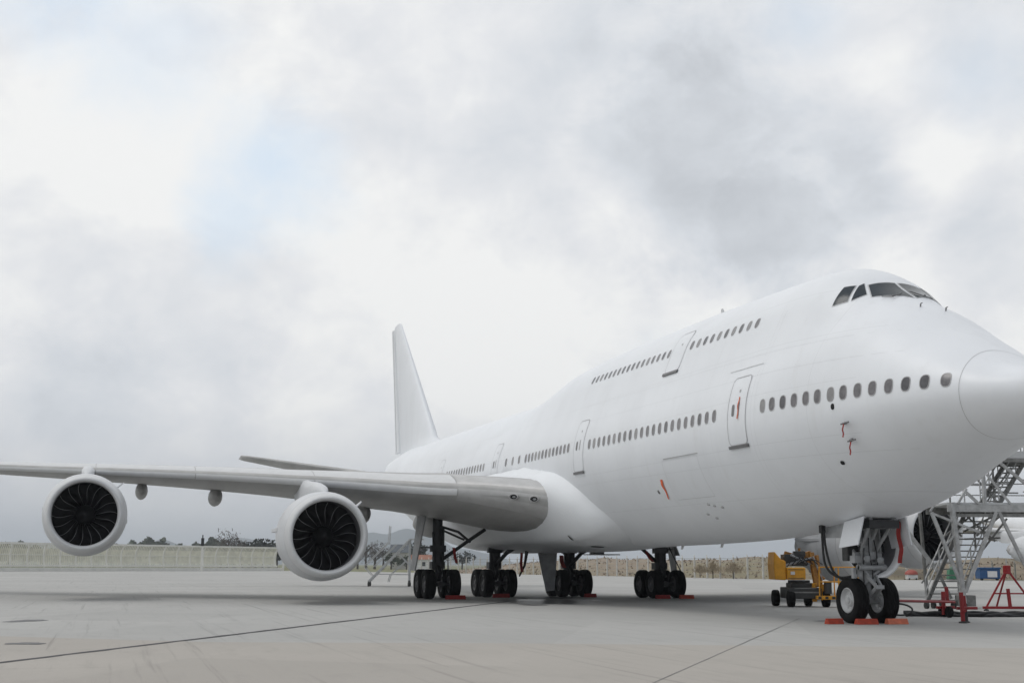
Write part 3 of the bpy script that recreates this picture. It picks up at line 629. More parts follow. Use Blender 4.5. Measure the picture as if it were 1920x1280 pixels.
# ------------------------------------------------------------------ engines
def engine(x, y, z, side, pyl, wy):
    c = np.array([x, y, z]); b = MB()
    b.lathe([(-.45, 1.615), (-.9, 1.70), (-1.6, 1.735), (-2.4, 1.71), (-3.2, 1.61), (-3.9, 1.46)], c, n=56)
    # chevroned fan nozzle
    a = np.linspace(0, 2*np.pi, 56, endpoint=False)
    r0 = np.stack([np.full(56, c[0]-3.9), c[1]+1.46*np.cos(a), c[2]+1.46*np.sin(a)], 1); xe = np.where(np.arange(56) % 4 == 2, -4.62, np.where(np.arange(56) % 4 == 0, -4.28, -4.45))
    r1 = np.stack([c[0]+xe, c[1]+1.34*np.cos(a), c[2]+1.34*np.sin(a)], 1); r2_ = np.stack([np.full(56, c[0]-3.6), c[1]+1.36*np.cos(a), c[2]+1.36*np.sin(a)], 1)
    b.grid([r0, r1, r2_], cv=True)
    e = b.build('engine', M['cowl'], plane, smooth=True, angle=50)
    b = MB(); b.lathe([(-.40, 1.315), (-.26, 1.315), (-.14, 1.33), (-.06, 1.358), (-.015, 1.39), (0, 1.425), (-.015, 1.46), (-.06, 1.50), (-.16, 1.545), (-.3, 1.585), (-.445, 1.614)], c, n=56); b.build('inlet_lip', M['lip'], e, smooth=True, angle=70)
    b = MB(); b.lathe([(-.40, 1.315), (-.8, 1.325), (-1.2, 1.34), (-1.75, 1.34)], c, n=48); b.build('inlet_liner', M['liner'], e, smooth=True, rec=False)
    b = MB(); b.lathe([(-1.72, 1.34), (-1.72, .2)], c, n=48); b.build('fan_backplate', M['black'], e, rec=False)
    b = MB(); b.lathe([(-.72, .012), (-.78, .09), (-.9, .19), (-1.05, .28), (-1.22, .37), (-1.4, .42), (-1.72, .43)], c, n=32, cap0=True); b.build('spinner', M['fan'], e, smooth=True)
    # 18 swept blades sharing one mesh
    bl = MB(); J = 12; K = 5; rows = []
    for j in range(J):
        t = j/(J-1); r = .40+.925*t; th = .17*math.sin(t*2.2)-.10*t*t; wdt = (.20+.20*t); xs = -1.22+.06*math.sin(t*math.pi)-.05*t; dx = .30-.12*t
        rows.append([(xs-dx*q**1.15+.02*math.sin(math.pi*q), r*math.cos(th+wdt*q), r*math.sin(th+wdt*q)) for q in np.r_[0, .05, .3, .65, 1.0]])
    bl.grid(rows)
    for i in range(len(bl.mi)): bl.mi[i] = 1 if i % 4 == 0 else 0
    me = None
    for k in range(18):
        if me is None:
            o = bl.build('fan_blade', [M['fan'], M['edge']], None, smooth=True, rec=False); o.parent = e; me = o
        else:
            o = me.copy(); COL.objects.link(o)
        o.location = Vector(c-np.array(e['_o'])); o.rotation_euler = (2*math.pi*k/18, 0, 0)
    b = MB(); b.lathe([(-3.4, 1.02), (-4.3, .98), (-5.2, .76), (-5.9, .62), (-5.9, .56), (-5.4, .55)], c, n=36); b.build('core_cowl', M['bare'], e, smooth=True)
    b = MB(); b.lathe([(-5.3, .45), (-5.9, .40), (-6.5, .2), (-6.8, .03)], c, n=24, cap1=True); b.build('exhaust_plug', M['strutdark'], e, smooth=True)
    # pylon
    le, ch, th, tw, z0 = wing_geo(wy); dl = le+x; top = []  # distance from lip to the wing edge
    up_ = [(.95, 1.66), (1.35, 1.86), (2.0, 2.02), (3.2, 2.2), (dl-1.2, z0-z-.12), (dl+.3, z0-z+.05), (dl+1.6, z0-z-.10), (dl+3.6, z0-z-.25)]
    lo_ = [(.95, 1.6), (1.35, 1.62), (2.0, 1.6), (3.2, 1.3), (dl-1.2, .75), (dl+.3, .85), (dl+1.6, 1.3), (dl+3.6, z0-z-.55)]
    hw = [.02, .17, .24, .27, .27, .26, .2, .06]
    rows = []
    for (xu, zu), (xl, zl), w_ in zip(up_, lo_, hw):
        rows.append([c+np.array([-xu, dy*w_, zl+(zu-zl)*dz]) for dy, dz in ((1, 0), (1, .5), (.95, .8), (.6, .96), (0, 1), (-.6, .96), (-.95, .8), (-1, .5), (-1, 0), (0, 0))])
    b = MB(); b.grid(rows, cv=True); b.f += [tuple(range(10)), tuple(range(len(b.v)-10, len(b.v)))]; b.mi += [0, 0]; b.build('pylon', M['cowl'], e, smooth=True, angle=60)
    # strake on the inboard shoulder
    sg = -side; a0 = R(42); d = np.array([0, sg*math.cos(a0), math.sin(a0)])
    b = MB(); b.prism([c+[-.95, 0, 0]+d*1.66, c+[-1.15, 0, 0]+d*1.98, c+[-1.55, 0, 0]+d*2.06, c+[-1.85, 0, 0]+d*1.7], np.array([0, -d[2]*sg, d[1]*sg])*.03); b.build('strake', M['cowl'], e)
    for ang in (0, 180):
        d = np.array([0, math.cos(R(ang-8)), math.sin(R(ang-8))]); b = MB(); b.box(c+[-2.6, 0, 0]+d*1.70, (1.9, .12, .16)); b.build('cowl_latch', M['cowl'], e, bevel=.03)
    b = MB(); b.lathe([(-.452, 1.6165), (-.470, 1.621)], c, n=56); b.build('lip_seam', M['seamdark'], e, rec=False)
    b = MB(); b.lathe([(-1.85, 1.7355), (-1.868, 1.7352)], c, n=56); b.build('cowl_seam', M['seamdark'], e, rec=False)
    return e
ENG = [(-26.3, -12.0, 2.6, -1, 0, 12.0), (-33.5, -21.0, 3.54, -1, 0, 21.0), (-26.3, 11.6, 2.45, 1, 0, 12.0), (-33.5, 19.7, 3.15, 1, 0, 20.6)]
engines = [engine(*q) for q in ENG]

# ------------------------------------------------------------------ tail
def surface(name, stations, m, parent=plane, thick=.10, cut=None):
    # stations: (le_point, te_point, normal)
    rows = []
    for le, te, nn in stations:
        le, te, nn = map(lambda q: np.array(q, float), (le, te, nn)); ch = np.linalg.norm(te-le); t = foil(XS, thick)*ch
        rows.append([le+(te-le)*x+nn*tt for x, tt in zip(XS[::-1], t[::-1])]+[le+(te-le)*x-nn*tt for x, tt in zip(XS[1:], t[1:])])
    b = MB(); b.grid(rows, cv=True); b.f += [tuple(range(29)), tuple(range(len(b.v)-29, len(b.v)))]; b.mi += [0, 0]
    return b.build(name, m, parent, smooth=True, angle=60)
fin = surface('fin', [((-56.5, 0, 8.95), (-70.2, 0, 8.8), (0, 1, 0)), ((-58.2, 0, 9.35), (-70.0, 0, 9.3), (0, 1, 0)), ((-59.4, 0, 9.75), (-70.1, 0, 9.8), (0, 1, 0)), ((-60.0, 0, 10.3), (-70.25, 0, 10.4), (0, 1, 0)), ((-65.3, 0, 14.7), (-71.6, 0, 14.7), (0, 1, 0)), ((-70.5, 0, 19.0), (-73.0, 0, 18.95), (0, 1, 0)), ((-70.75, 0, 19.12), (-72.9, 0, 19.12), (0, 1, 0))], M['paint'], thick=.11)
surface('rudder', [((-69.9, 0, 9.5), (-71.75, 0, 9.5), (0, 1, 0)), ((-71.3, 0, 14.7), (-72.85, 0, 14.7), (0, 1, 0)), ((-72.85, 0, 18.95), (-73.9, 0, 18.95), (0, 1, 0))], M['fairpaint'], thick=.16)
b = MB(); b.prism([(-69.75, -.35, 9.5), (-69.82, -.35, 9.5), (-72.78, -.17, 18.9), (-72.71, -.17, 18.9)], (0, .02, 0)); b.build('rudder_gap', M['seamdark'], fin)
for sd_ in (-1, 1):
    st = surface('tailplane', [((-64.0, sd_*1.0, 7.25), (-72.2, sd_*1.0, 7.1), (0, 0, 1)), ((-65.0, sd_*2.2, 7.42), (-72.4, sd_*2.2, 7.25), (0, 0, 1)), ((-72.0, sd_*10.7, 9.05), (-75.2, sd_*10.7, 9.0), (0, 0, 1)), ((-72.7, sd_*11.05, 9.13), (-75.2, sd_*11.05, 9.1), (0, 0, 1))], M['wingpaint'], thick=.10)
    b = MB(); b.grid([[(-65.2-.8235*(y-2.2)-ch*.72, sd_*y, 7.42+.1918*(y-2.2)-.0-ch*.075), (-65.2-.8235*(y-2.2)-ch*.735, sd_*y, 7.42+.1918*(y-2.2)-ch*.074)] for y, ch in zip(np.linspace(2.6, 10.6, 14), np.linspace(7.2, 3.3, 14))]); b.build('elevator_gap', M['seamdark'], st, rec=False)

# ------------------------------------------------------------------ landing gear
def tyre_mb(Rr, w, grooves=4):
    b = MB(); h = w/2; pr = [(-h*.55, Rr*.52), (-h*.86, Rr*.58), (-h, Rr*.72), (-h*.97, Rr*.84), (-h*.84, Rr*.945), (-h*.66, Rr*.985)]
    gx = np.linspace(-.5, .5, grooves)
    for g in gx: pr += [(h*(g-.035), Rr), (h*(g-.02), Rr*.975), (h*(g+.02), Rr*.975), (h*(g+.035), Rr)]
    pr += [(-x, r) for x, r in pr[:6][::-1]]
    b.lathe(pr, (0, 0, 0), 'y', 40); return b
def rim_mb(Rr, w):
    b = MB(); h = w/2
    for sg in (-1, 1):
        b.lathe([(sg*h*.80, Rr*.56), (sg*h*.86, Rr*.53), (sg*h*.70, Rr*.48), (sg*h*.42, Rr*.40), (sg*h*.38, Rr*.30), (sg*h*.62, Rr*.24), (sg*h*.66, Rr*.15), (sg*h*.80, Rr*.13), (sg*h*.82, .02)], (0, 0, 0), 'y', 28, cap1=True)
        for k in range(9):
            a = 2*math.pi*k/9; b.lathe([(sg*h*.36, Rr*.045), (sg*h*.47, Rr*.04)], (Rr*.35*math.cos(a), 0, Rr*.35*math.sin(a)), 'y', 6, cap1=True)
    return b
WHEEL = {}
def wheel(c, Rr, w, rimm):
    key = (Rr, rimm)
    if key not in WHEEL:
        t = tyre_mb(Rr, w).build('wheel', M['tyre'], None, smooth=True, angle=30); r_ = rim_mb(Rr, w).build('rim', M[rimm], None, smooth=True, angle=30); r_.parent = t; WHEEL[key] = (t, r_)
        t.parent = plane; t.location = Vector(np.array(c)-np.array(plane['_o'])); return t
    t0, r0 = WHEEL[key]; t = t0.copy(); COL.objects.link(t); t.parent = plane; t.location = Vector(np.array(c)-np.array(plane['_o'])); t.rotation_euler = (0, random.uniform(0, 6), 0)
    r_ = r0.copy(); COL.objects.link(r_); r_.parent = t; return t
RM, RN = .66, .615
def gear_hoses(e, pts, r=.018): 
    b = MB(); b.tube(pts, r, 6); b.build('hydraulic_line', M['hose'], e)
def bogie(x, y, kind, inb):
    for dx in (-.75, .75):
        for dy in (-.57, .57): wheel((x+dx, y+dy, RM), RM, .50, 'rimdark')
    b = MB(); b.tube([(x-.85, y, RM), (x+.85, y, RM)], .13, 12)
    for dx in (-.75, .75): b.tube([(x+dx, y-.6, RM), (x+dx, y+.6, RM)], .085, 10)
    b.tube([(x, y, RM), (x, y, 1.45)], .11, 14); b.tube([(x, y, 1.25), (x, y, 3.9 if kind == 'wing' else 2.75)], .23, 16); b.tube([(x+.12, y+.24, 1.5), (x+.05, y+.26, 3.2 if kind == 'wing' else 2.6)], .06, 8); b.tube([(x+.2, y-.2, 1.4), (x+.1, y-.24, 3.0 if kind == 'wing' else 2.6)], .045, 8); b.box((x, y, 1.5), (.5, .62, .32)); b.box((x+.1, y, 2.25), (.3, .7, .3))
    b.tube([(x, y-.3, 1.4), (x, y+.3, 1.4)], .07, 8); b.tube([(x, y-.26, 2.2), (x, y+.26, 2.2)], .06, 8)
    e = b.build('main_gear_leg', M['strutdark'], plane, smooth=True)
    b = MB(); b.bar((x+.2, y, 1.5), (x+.62, y, 1.15), .16, .07); b.bar((x+.62, y, 1.15), (x+.25, y, .8), .16, .07); b.build('torque_link', M['strutdark'], e)
    b = MB(); b.bar((x-.55, y-.12, 1.0), (x-.1, y-.12, 1.55), .06); b.bar((x+.5, y+.12, 1.0), (x+.1, y+.12, 1.5), .06); b.build('brake_rod', M['strut'], e)
    gear_hoses(e, [(x+.2, y-.1, 2.4), (x+.3, y-.16, 1.8), (x+.26, y-.1, 1.2), (x+.45, y-.2, .8)]); gear_hoses(e, [(x+.2, y+.12, 2.3), (x+.28, y+.2, 1.7), (x+.4, y+.14, .95)])
    return e
g = bogie(-35.5, -5.5, 'wing', 1)
def brace(e, name, pts, r, m='strutdark'):
    b = MB(); b.tube(pts, r, 10); b.build(name, M[m], e, smooth=True)
for sy, e in ((-1, g), (1, bogie(-35.5, 5.5, 'wing', -1))):
    brace(e, 'side_brace', [(-35.5, sy*5.35, 1.7), (-35.2, sy*4.2, 2.55), (-35.0, sy*3.2, 3.25)], .085)
    brace(e, 'drag_brace', [(-35.3, sy*5.4, 3.25), (-34.8, sy*4.7, 3.0), (-34.9, sy*4.1, 2.55)], .06)
    brace(e, 'upper_link', [(-35.5, sy*5.3, 3.1), (-35.2, sy*4.3, 2.65)], .05)
    b = MB(); b.prism([(-36.6, sy*6.15, 3.75), (-35.35, sy*6.05, 3.8), (-35.7, sy*6.45, 1.25), (-36.4, sy*6.5, 1.25)], (0, sy*.06, 0)); b.build('gear_door', M['strut'], e)
    b = MB(); b.tube([(-35.5, sy*5.55, 2.3), (-35.9, sy*6.3, 2.3)], .04, 8); b.build('door_rod', M['strut'], e)
for sy in (-1, 1):
    e = bogie(-38.55, sy*1.92, 'body', sy)
    brace(e, 'drag_brace', [(-38.45, sy*1.92, 1.45), (-37.6, sy*1.9 + 0.35, 2.1), (-36.9, sy*1.9+.55, 2.35)], .10)
    brace(e, 'side_brace', [(-38.5, sy*1.8, 2.0), (-38.4, sy*1.2, 2.5)], .07)
b = MB(); b.prism([(-37.5, -.02, 2.2), (-37.6, 1.02, 2.2), (-37.55, .95, 1.3), (-37.5, .85, .32), (-37.5, .42, .27), (-37.45, .18, 1.2)], (-.06, 0, 0)); b.build('body_gear_door', M['strut'], plane, bevel=.02)
b = MB(); b.tube([(-36.9, -.75, 2.2), (-36.95, -.85, 1.5), (-37.3, -1.0, 1.0)], [.09, .06, .04], 8); b.build('door_actuator', M['strutdark'], plane)
b = MB(); b.box((-38.2, 3.55, 2.05), (1.7, 1.3, .05)); b.box((-38.2, 3.3, 2.15), (.5, .6, .22)); b.build('body_gear_door', M['strut'], plane)
b = MB(); b.tube([(-35.6, 6.05, 2.4), (-35.4, 6.6, 1.2)], .03, 6); b.build('door_rod', M['strutdark'], plane)
b = MB(); b.prism([(-36.3, 6.1, 2.9), (-35.2, 6.05, 2.9), (-35.3, 6.45, 2.0), (-36.2, 6.5, 2.0)], (0, .05, 0)); b.build('gear_door', M['strut'], plane)
# nose gear
NX = -8.05
for dy in (-.46, .46): wheel((NX, dy, RN), RN, .41, 'rim')
b = MB(); b.tube([(NX, -.55, RN), (NX, .55, RN)], .10, 12); b.tube([(NX, 0, RN-.02), (NX+.04, 0, 1.25)], .105, 16); b.tube([(NX+.03, 0, 1.15), (NX+.1, 0, 2.75)], .165, 18)
b.lathe([(1.12, .2), (1.12, .23), (1.3, .23), (1.3, .2)], (NX+.04, 0, 0), 'z', 18); b.lathe([(1.72, .17), (1.72, .25), (1.92, .25), (1.92, .17)], (NX+.07, 0, 0), 'z', 18)
b.tube([(NX+.07, -.42, 1.85), (NX+.07, .42, 1.85)], .075, 10); b.box((NX+.1, -.33, 1.72), (.26, .3, .2)); b.box((NX+.1, .3, 1.62), (.24, .26, .24)); b.tube([(NX+.32, -.42, 1.5), (NX+.32, .42, 1.5)], .07, 10)
ng = b.build('nose_gear_leg', M['strut'], plane, smooth=True)
b = MB()
for dy in (-.14, .14): b.bar((NX+.22, dy, 1.3), (NX+.62, dy*.5, .98), .05, .09); b.bar((NX+.62, dy*.5, .98), (NX+.16, dy, .66), .05, .09)
b.box((NX+.62, 0, .98), (.09, .26, .1)); b.build('torque_link', M['strut'], ng)
b = MB()
for dy in (-.36, .36):
    b.tube([(NX+.1, dy*.5, 1.45), (NX-.75, dy, 2.75)], .055, 8); b.tube([(NX+.15, dy*.6, 1.95), (NX+.95, dy*1.05, 2.8)], .05, 8)
b.tube([(NX+.1, -.3, 2.1), (NX+.1, .3, 2.45)], .04, 8); b.tube([(NX+.3, .36, 1.55), (NX+.16, -.2, 1.05)], .045, 8); b.tube([(NX+.3, -.36, 1.55), (NX+.2, .16, 1.05)], .035, 8); b.build('drag_strut', M['strut'], ng, smooth=True)
for dy, z_ in ((-.2, 1.74), (.2, 1.70)):
    b = MB(); b.lathe([(.18, .02), (.28, .09), (.34, .105), (.35, .09)], (NX+.08, dy, z_), 'x', 16, cap1=False); b.lathe([(.335, .092), (.34, .02)], (NX+.08, dy, z_), 'x', 16, cap1=True); b.build('taxi_lamp', [M['lampglass']], ng, smooth=True)
b = MB(); b.tube([(NX+.26, -.42, 1.5), (NX+.26, -.2, 1.5)], .09, 10); b.tube([(NX+.26, .42, 1.5), (NX+.26, .2, 1.5)], .09, 10); b.build('steering_actuator', M['strut'], ng, smooth=True)
b = MB(); b.box((NX+.18, -.5, 1.35), (.12, .1, .3)); b.box((NX+.2, -.33, 1.35), (.1, .12, .22)); b.build('hydraulic_block', M['strut'], ng, bevel=.015)
gear_hoses(ng, [(NX+.2, -.18, 2.5), (NX+.28, -.22, 2.0), (NX+.28, -.26, 1.4), (NX+.2, -.2, .9)]); gear_hoses(ng, [(NX+.22, .1, 2.4), (NX+.3, .16, 1.9), (NX+.26, .2, 1.3)]); gear_hoses(ng, [(NX+.25, -.05, 2.3), (NX+.33, -.1, 1.95), (NX+.3, .0, 1.5), (NX+.28, .03, 1.2)])
for sy in (-1, 1):
    b = MB(); b.prism([(NX+1.05, sy*.62, 2.86), (NX+.05, sy*.62, 2.74), (NX+.02, sy*.80, 2.02), (NX+1.0, sy*.80, 2.10)], (0, sy*.045, 0)); b.build('nose_gear_door', M['paint'], ng, bevel=.01)
    b = MB(); b.prism([(NX-.1, sy*.5, 2.72), (NX-1.25, sy*.5, 2.6), (NX-1.2, sy*.56, 2.32 if sy < 0 else 1.85), (NX-.15, sy*.56, 2.3 if sy < 0 else 1.8)], (0, sy*.04, 0)); b.build('nose_gear_door', M['strut'], ng)
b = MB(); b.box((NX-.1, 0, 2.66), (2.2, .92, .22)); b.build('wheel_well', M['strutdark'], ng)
b = MB(); b.box((NX-.35, -.28, 1.95), (.3, .34, .55)); b.box((NX-.3, .2, 2.1), (.3, .3, .6)); b.build('retract_actuator', M['machine'], ng, bevel=.03)
b = MB()
for z_, w_ in ((1.42, .62), (1.60, .5), (1.78, .66), (2.05, .44)): b.bar((NX+.2, -w_/2, z_), (NX+.2, w_/2, z_+.03), .05)
for y_ in (-.3, -.2, .22): b.bar((NX+.24, y_, 1.35), (NX+.22, y_*.8, 1.95), .045)
b.build('steering_frame', M['strut'], ng)
b = MB(); b.tube([(NX-.05, -.1, 2.6), (NX+.25, -.25, 2.2), (NX+.18, -.1, 1.95)], .05, 8); b.tube([(NX+.5, .1, 2.65), (NX+.2, .1, 2.25)], .05, 8); b.build('lock_link', M['strut'], ng, smooth=True)

# ------------------------------------------------------------------ second airliner, far to the right
SH = np.array([-72.1, 103.9, 0])
plane2 = thing('airplane', np.array([-30., 0, 0])+SH, 'white airliner wing and engine far behind the steel maintenance dock', 'airplane')
for o in (fus, wing_r, engines[1]):
    c = o.copy(); COL.objects.link(c); c.parent = plane2
    for ch in list(o.children):
        d = ch.copy(); COL.objects.link(d); d.parent = c

# ------------------------------------------------------------------ wheel chocks
def chock(c, L, ax, label, m='chock', h=.2, w=.26):
    c = np.array(c, float); a = np.array([math.cos(ax), math.sin(ax), 0]); d = np.array([-a[1], a[0], 0])
    t = thing('wheel_chock', c, label, 'wheel chock', 'orange wheel chocks at the tyres')
    b = MB(); b.prism([c-a*L/2+d*-w/2, c-a*L/2+d*w/2, c-a*L/2+d*.05+[0, 0, h], c-a*L/2-d*.05+[0, 0, h]], a*L); b.build('wedge', M[m], t, bevel=.012)
    b = MB(); pts = [c+a*(L/2)*k+d*w*.3*math.sin(k*3)+[0, 0, h*.55+.03*math.cos(k*2)] for k in (.98, 1.05, 1.12)]; b.tube(pts, .012, 6); b.build('rope_handle', M['hose'], t)
HP = math.pi/2
chock((-7.75, -1.22, 0), .5, HP+.1, 'red chock sticking out left of the nose wheels', w=.22, h=.15)
chock((-7.42, -.44, 0), .62, HP, 'bright orange chock in front of the left nose wheel', h=.15)
chock((-7.40, .47, 0), .60, HP-.06, 'faded pale orange chock in front of the right nose wheel', 'chockpale', h=.15)
chock((-34.0, -5.0, 0), .9, HP, 'red chock before the leftmost main wheels under the wing', 'red', h=.18)
chock((-37.0, -2.0, 0), .8, HP, 'red chock before the second group of main wheels from the left', 'red', h=.18)
chock((-37.0, 2.5, 0), .6, HP, 'red chock before the third group of main wheels from the left', 'red', h=.18)
chock((-33.95, 5.0, 0), .7, HP, 'red chock before the left tyres of the rightmost main gear', 'red', h=.18)
chock((-33.95, 6.2, 0), .7, HP, 'red chock before the right tyres of the rightmost main gear', 'chock', h=.18)

# ------------------------------------------------------------------ warning streamers
def streamer(pts, w, label, m='red', wd=(0, 1, 0), taper=1.0):
    pts = np.array(pts, float); k = len(pts); wd = np.array(wd, float); rows = []
    tt = np.linspace(0, k-1, k*4)
    for t in tt:
        p = np.array([np.interp(t, np.arange(k), pts[:, i]) for i in range(3)]); f = t/(k-1); ww = w*(1+(taper-1)*f)
        p = p+np.array([.012*math.sin(t*4), .012*math.cos(t*3.1), 0]); rows.append([p-wd*ww/2, p+wd*ww/2])
    rows = np.array(rows); th = np.cross(wd, rows[-1, 0]-rows[0, 0]); th /= np.linalg.norm(th)
    b = MB(); b.grid([*np.stack([rows[:, 0], rows[:, 1], rows[:, 1]+th*.006, rows[:, 0]+th*.006], 1)], cv=True)
    o = b.build('warning_streamer', M[m], None); tag(o, label, 'warning streamer', 'red remove before flight streamers'); return o
sp = lambda s, z, off=.03: surf(s, z, off)[0]
streamer([sp(15.22, 4.27), sp(15.25, 4.1), sp(15.28, 3.9), sp(15.34, 3.66)], .17, 'orange streamer pinned on the lower fuselage side above the belly', 'orange', (1, 0, 0), .35)
def tbar(s, z, label):
    p = sp(s, z, .14); o = streamer([p+[.0, -.02, 0], p+[.02, -.02, -.12], p+[-.02, -.02, -.25], p+[.01, -.01, -.33]], .042, label, 'red', (.94, .3, 0))
tbar(4.52, 5.06, 'upper red streamer hanging from a nose air data probe'); tbar(4.55, 4.66, 'lower red streamer hanging from a nose air data probe')
streamer([sp(9.12, 6.22), sp(9.1, 6.0), sp(9.13, 5.8), sp(9.1, 5.6)], .06, 'thin faded red streamer on the forward cabin door', 'chockpale', (1, 0, 0))
streamer([(NX+.75, .58, 2.75), (NX+.74, .60, 2.4), (NX+.77, .62, 2.0), (NX+.75, .6, 1.62)], .12, 'long red streamer hanging behind the nose gear door', 'red', (.3, .95, 0))
streamer([(-35.1, -4.85, 2.3), (-35.1, -4.75, 1.9), (-35.1, -4.7, 1.6)], .13, 'red streamer hanging from the brace of the leftmost main gear', 'red', (.3, .95, 0))
streamer([(-37.0, -1.0, 2.1), (-37.0, -1.0, 1.6), (-37.0, -.98, 1.2)], .13, 'red streamer beside the second main gear from the left', 'red', (.3, .95, 0))
streamer([(-38.0, 1.35, 2.0), (-38.0, 1.4, 1.7), (-38.0, 1.5, 1.4)], .2, 'dark red streamer bunched on the third main gear leg', 'red', (.3, .95, 0))
streamer([(-35.0, 4.6, 2.2), (-35.0, 4.75, 1.95), (-35.0, 4.95, 1.7)], .14, 'red streamer on the brace of the rightmost main gear', 'red', (.3, .95, 0))

# ------------------------------------------------------------------ power cable at the nose and hose on the ground
t = thing('power_cable', (-9.1, -.75, 2.0), 'pair of black ground power cables looping beside the nose gear', 'cable')
for k in (0, .09):
    b = MB(); pts = [(-9.1+k*.5, -.72+k*.3, 2.72), (-9.08+k*.5, -.74+k*.5, 2.3), (-9.05+k, -.72+k, 1.7), (-8.9+k, -.62+k, 1.36-k*.4), (-8.65, -.40+k, 1.22-k*.6), (-8.4, -.15, 1.3), (-8.15, -.22, 1.62), (-8.0, -.28, 1.95)]
    P_ = np.array(pts); u = np.linspace(0, len(pts)-1, 40); P_ = np.stack([pch(np.arange(len(pts)), P_[:, i], u) for i in range(3)], 1)
    b.tube(P_, .035, 8); b.build('cable', M['hose'], t, smooth=True)
b = MB(); b.box((-9.1, -.72, 2.6), (.16, .14, .3)); b.build('plug', M['hose'], t, bevel=.02)
t = thing('ground_hose', loc(12.6, 42.4), 'black hose bundle lying on the concrete right of the nose wheels', 'hose')
for k in range(4):
    pts = [loc(12.3+q, 42.3+.06*k+.16*math.sin(q*1.7+k)+.10*math.sin(q*4.1+2*k), .05+.05*(k % 2)+.03*math.sin(q*5+k)) for q in np.arange(0, 9.0, .22)]
    b = MB(); b.tube(pts, .055, 7); b.build('hose', M['hose'], t, smooth=True)
b = MB(); cc = loc(12.05, 42.2); b.tube([cc+[.42*math.cos(a)*UR[0]+.12*math.sin(a)*UF[0], .42*math.cos(a)*UR[1]+.12*math.sin(a)*UF[1], .22+.17*math.sin(a)] for a in np.linspace(0, 2*math.pi, 25)], .03, 6); b.build('hose_coil', M['hose'], t, smooth=True)

# ------------------------------------------------------------------ red tow bar, jack and trestle
class FR:
    def __init__(s, u, d): s.u, s.d = u, d
    def __call__(s, a, v, z): return loc(s.u+a, s.d+v, z)
t = thing('tow_bar', loc(12.1, 40.2), 'long red tow bar running from the nose wheels to the right', 'tow bar')
A, B_ = loc(10.75, 38.6, .58), loc(13.72, 42, .46)
b = MB(); b.tube([A, B_], .042, 10); b.build('bar', M['redsteel'], t, smooth=True)
b = MB(); b.bar(loc(13.32, 41.8, .08), loc(13.32, 41.8, .78), .095, .095); b.bar(loc(13.1, 41.8, .3), loc(13.72, 42, .3), .08); b.build('wheel_yoke', M['redsteel'], t, bevel=.01)
b = MB(); b.bar(loc(13.55, 42.1, .42), loc(13.52, 42.1, .92), .085, .085); b.build('handle_post', M['redsteel'], t, bevel=.01)
for dv in (-.3, .35):
    b = MB(); q = loc(13.42, 41.9+dv, .17); b.lathe([(-.06, .05), (-.06, .15), (-.04, .17), (.04, .17), (.06, .15), (.06, .05)], q, 'y', 20, cap0=True, cap1=True); b.build('wheel', M['tyre'], t, smooth=True)
F = FR(12.5, 37.6)
t = thing('jack_stand', F(0, 0, 0), 'short red jack stand on black feet nearest the dock, in front', 'jack stand')
b = MB(); b.bar(F(0, 0, .05), F(-.02, 0, .84), .09, .09); b.build('post', M['redsteel'], t, bevel=.012)
b = MB(); b.bar(F(.21, .35, .2), F(.17, .35, .74), .07, .07); b.build('side_post', M['redsteel'], t, bevel=.012)
b = MB(); b.bar(F(-.12, .1, .40), F(.5, .3, .40), .1, .08); b.bar(F(0, -.1, .34), F(.2, .6, .34), .1, .08); b.build('cross_arm', M['redsteel'], t, bevel=.012)
b = MB(); b.lathe([(0, .1), (.03, .1), (.05, .05), (.3, .045)], F(.21, .35, 0), 'z', 14, cap0=True); b.lathe([(0, .12), (.035, .12), (.05, .07)], F(0, 0, 0), 'z', 14, cap0=True, cap1=True); b.build('foot', M['machine'], t, smooth=True)
F = FR(16.8, 48)
t = thing('red_trestle', F(.8, 0, 0), 'tall red A-frame trestle on a base bar right of the dock stairs', 'trestle')
for nm, p, q, w_ in (('leg', F(0, 0, .12), F(.8, 0, 1.46), .062), ('leg', F(1.75, 0, .12), F(.8, 0, 1.46), .062), ('leg', F(.8, 1.2, .12), F(.8, 0, 1.46), .055), ('base_bar', F(-.12, 0, .12), F(2.5, 0, .12), .09), ('cross_bar', F(.32, 0, .61), F(1.4, 0, .61), .05), ('jack_screw', F(.85, 0, .14), F(.8, 0, .78), .095)):
    b = MB(); b.bar(p, q, w_); b.build(nm, M['redsteel'], t, bevel=.008)
b = MB(); b.box(F(.8, 0, 1.44), (.2, .2, .3)); b.build('head', M['redsteel'], t, bevel=.02)
b = MB(); b.tube([F(.8, 0, 1.5), F(.79, 0, 1.82)], .03, 8); b.build('pin', M['post'], t)
for a in (0, 1.75):
    b = MB(); b.lathe([(0, .09), (.04, .09), (.07, .04), (.12, .04)], F(a, 0, 0), 'z', 12, cap0=True); b.build('foot', M['machine'], t, smooth=True)

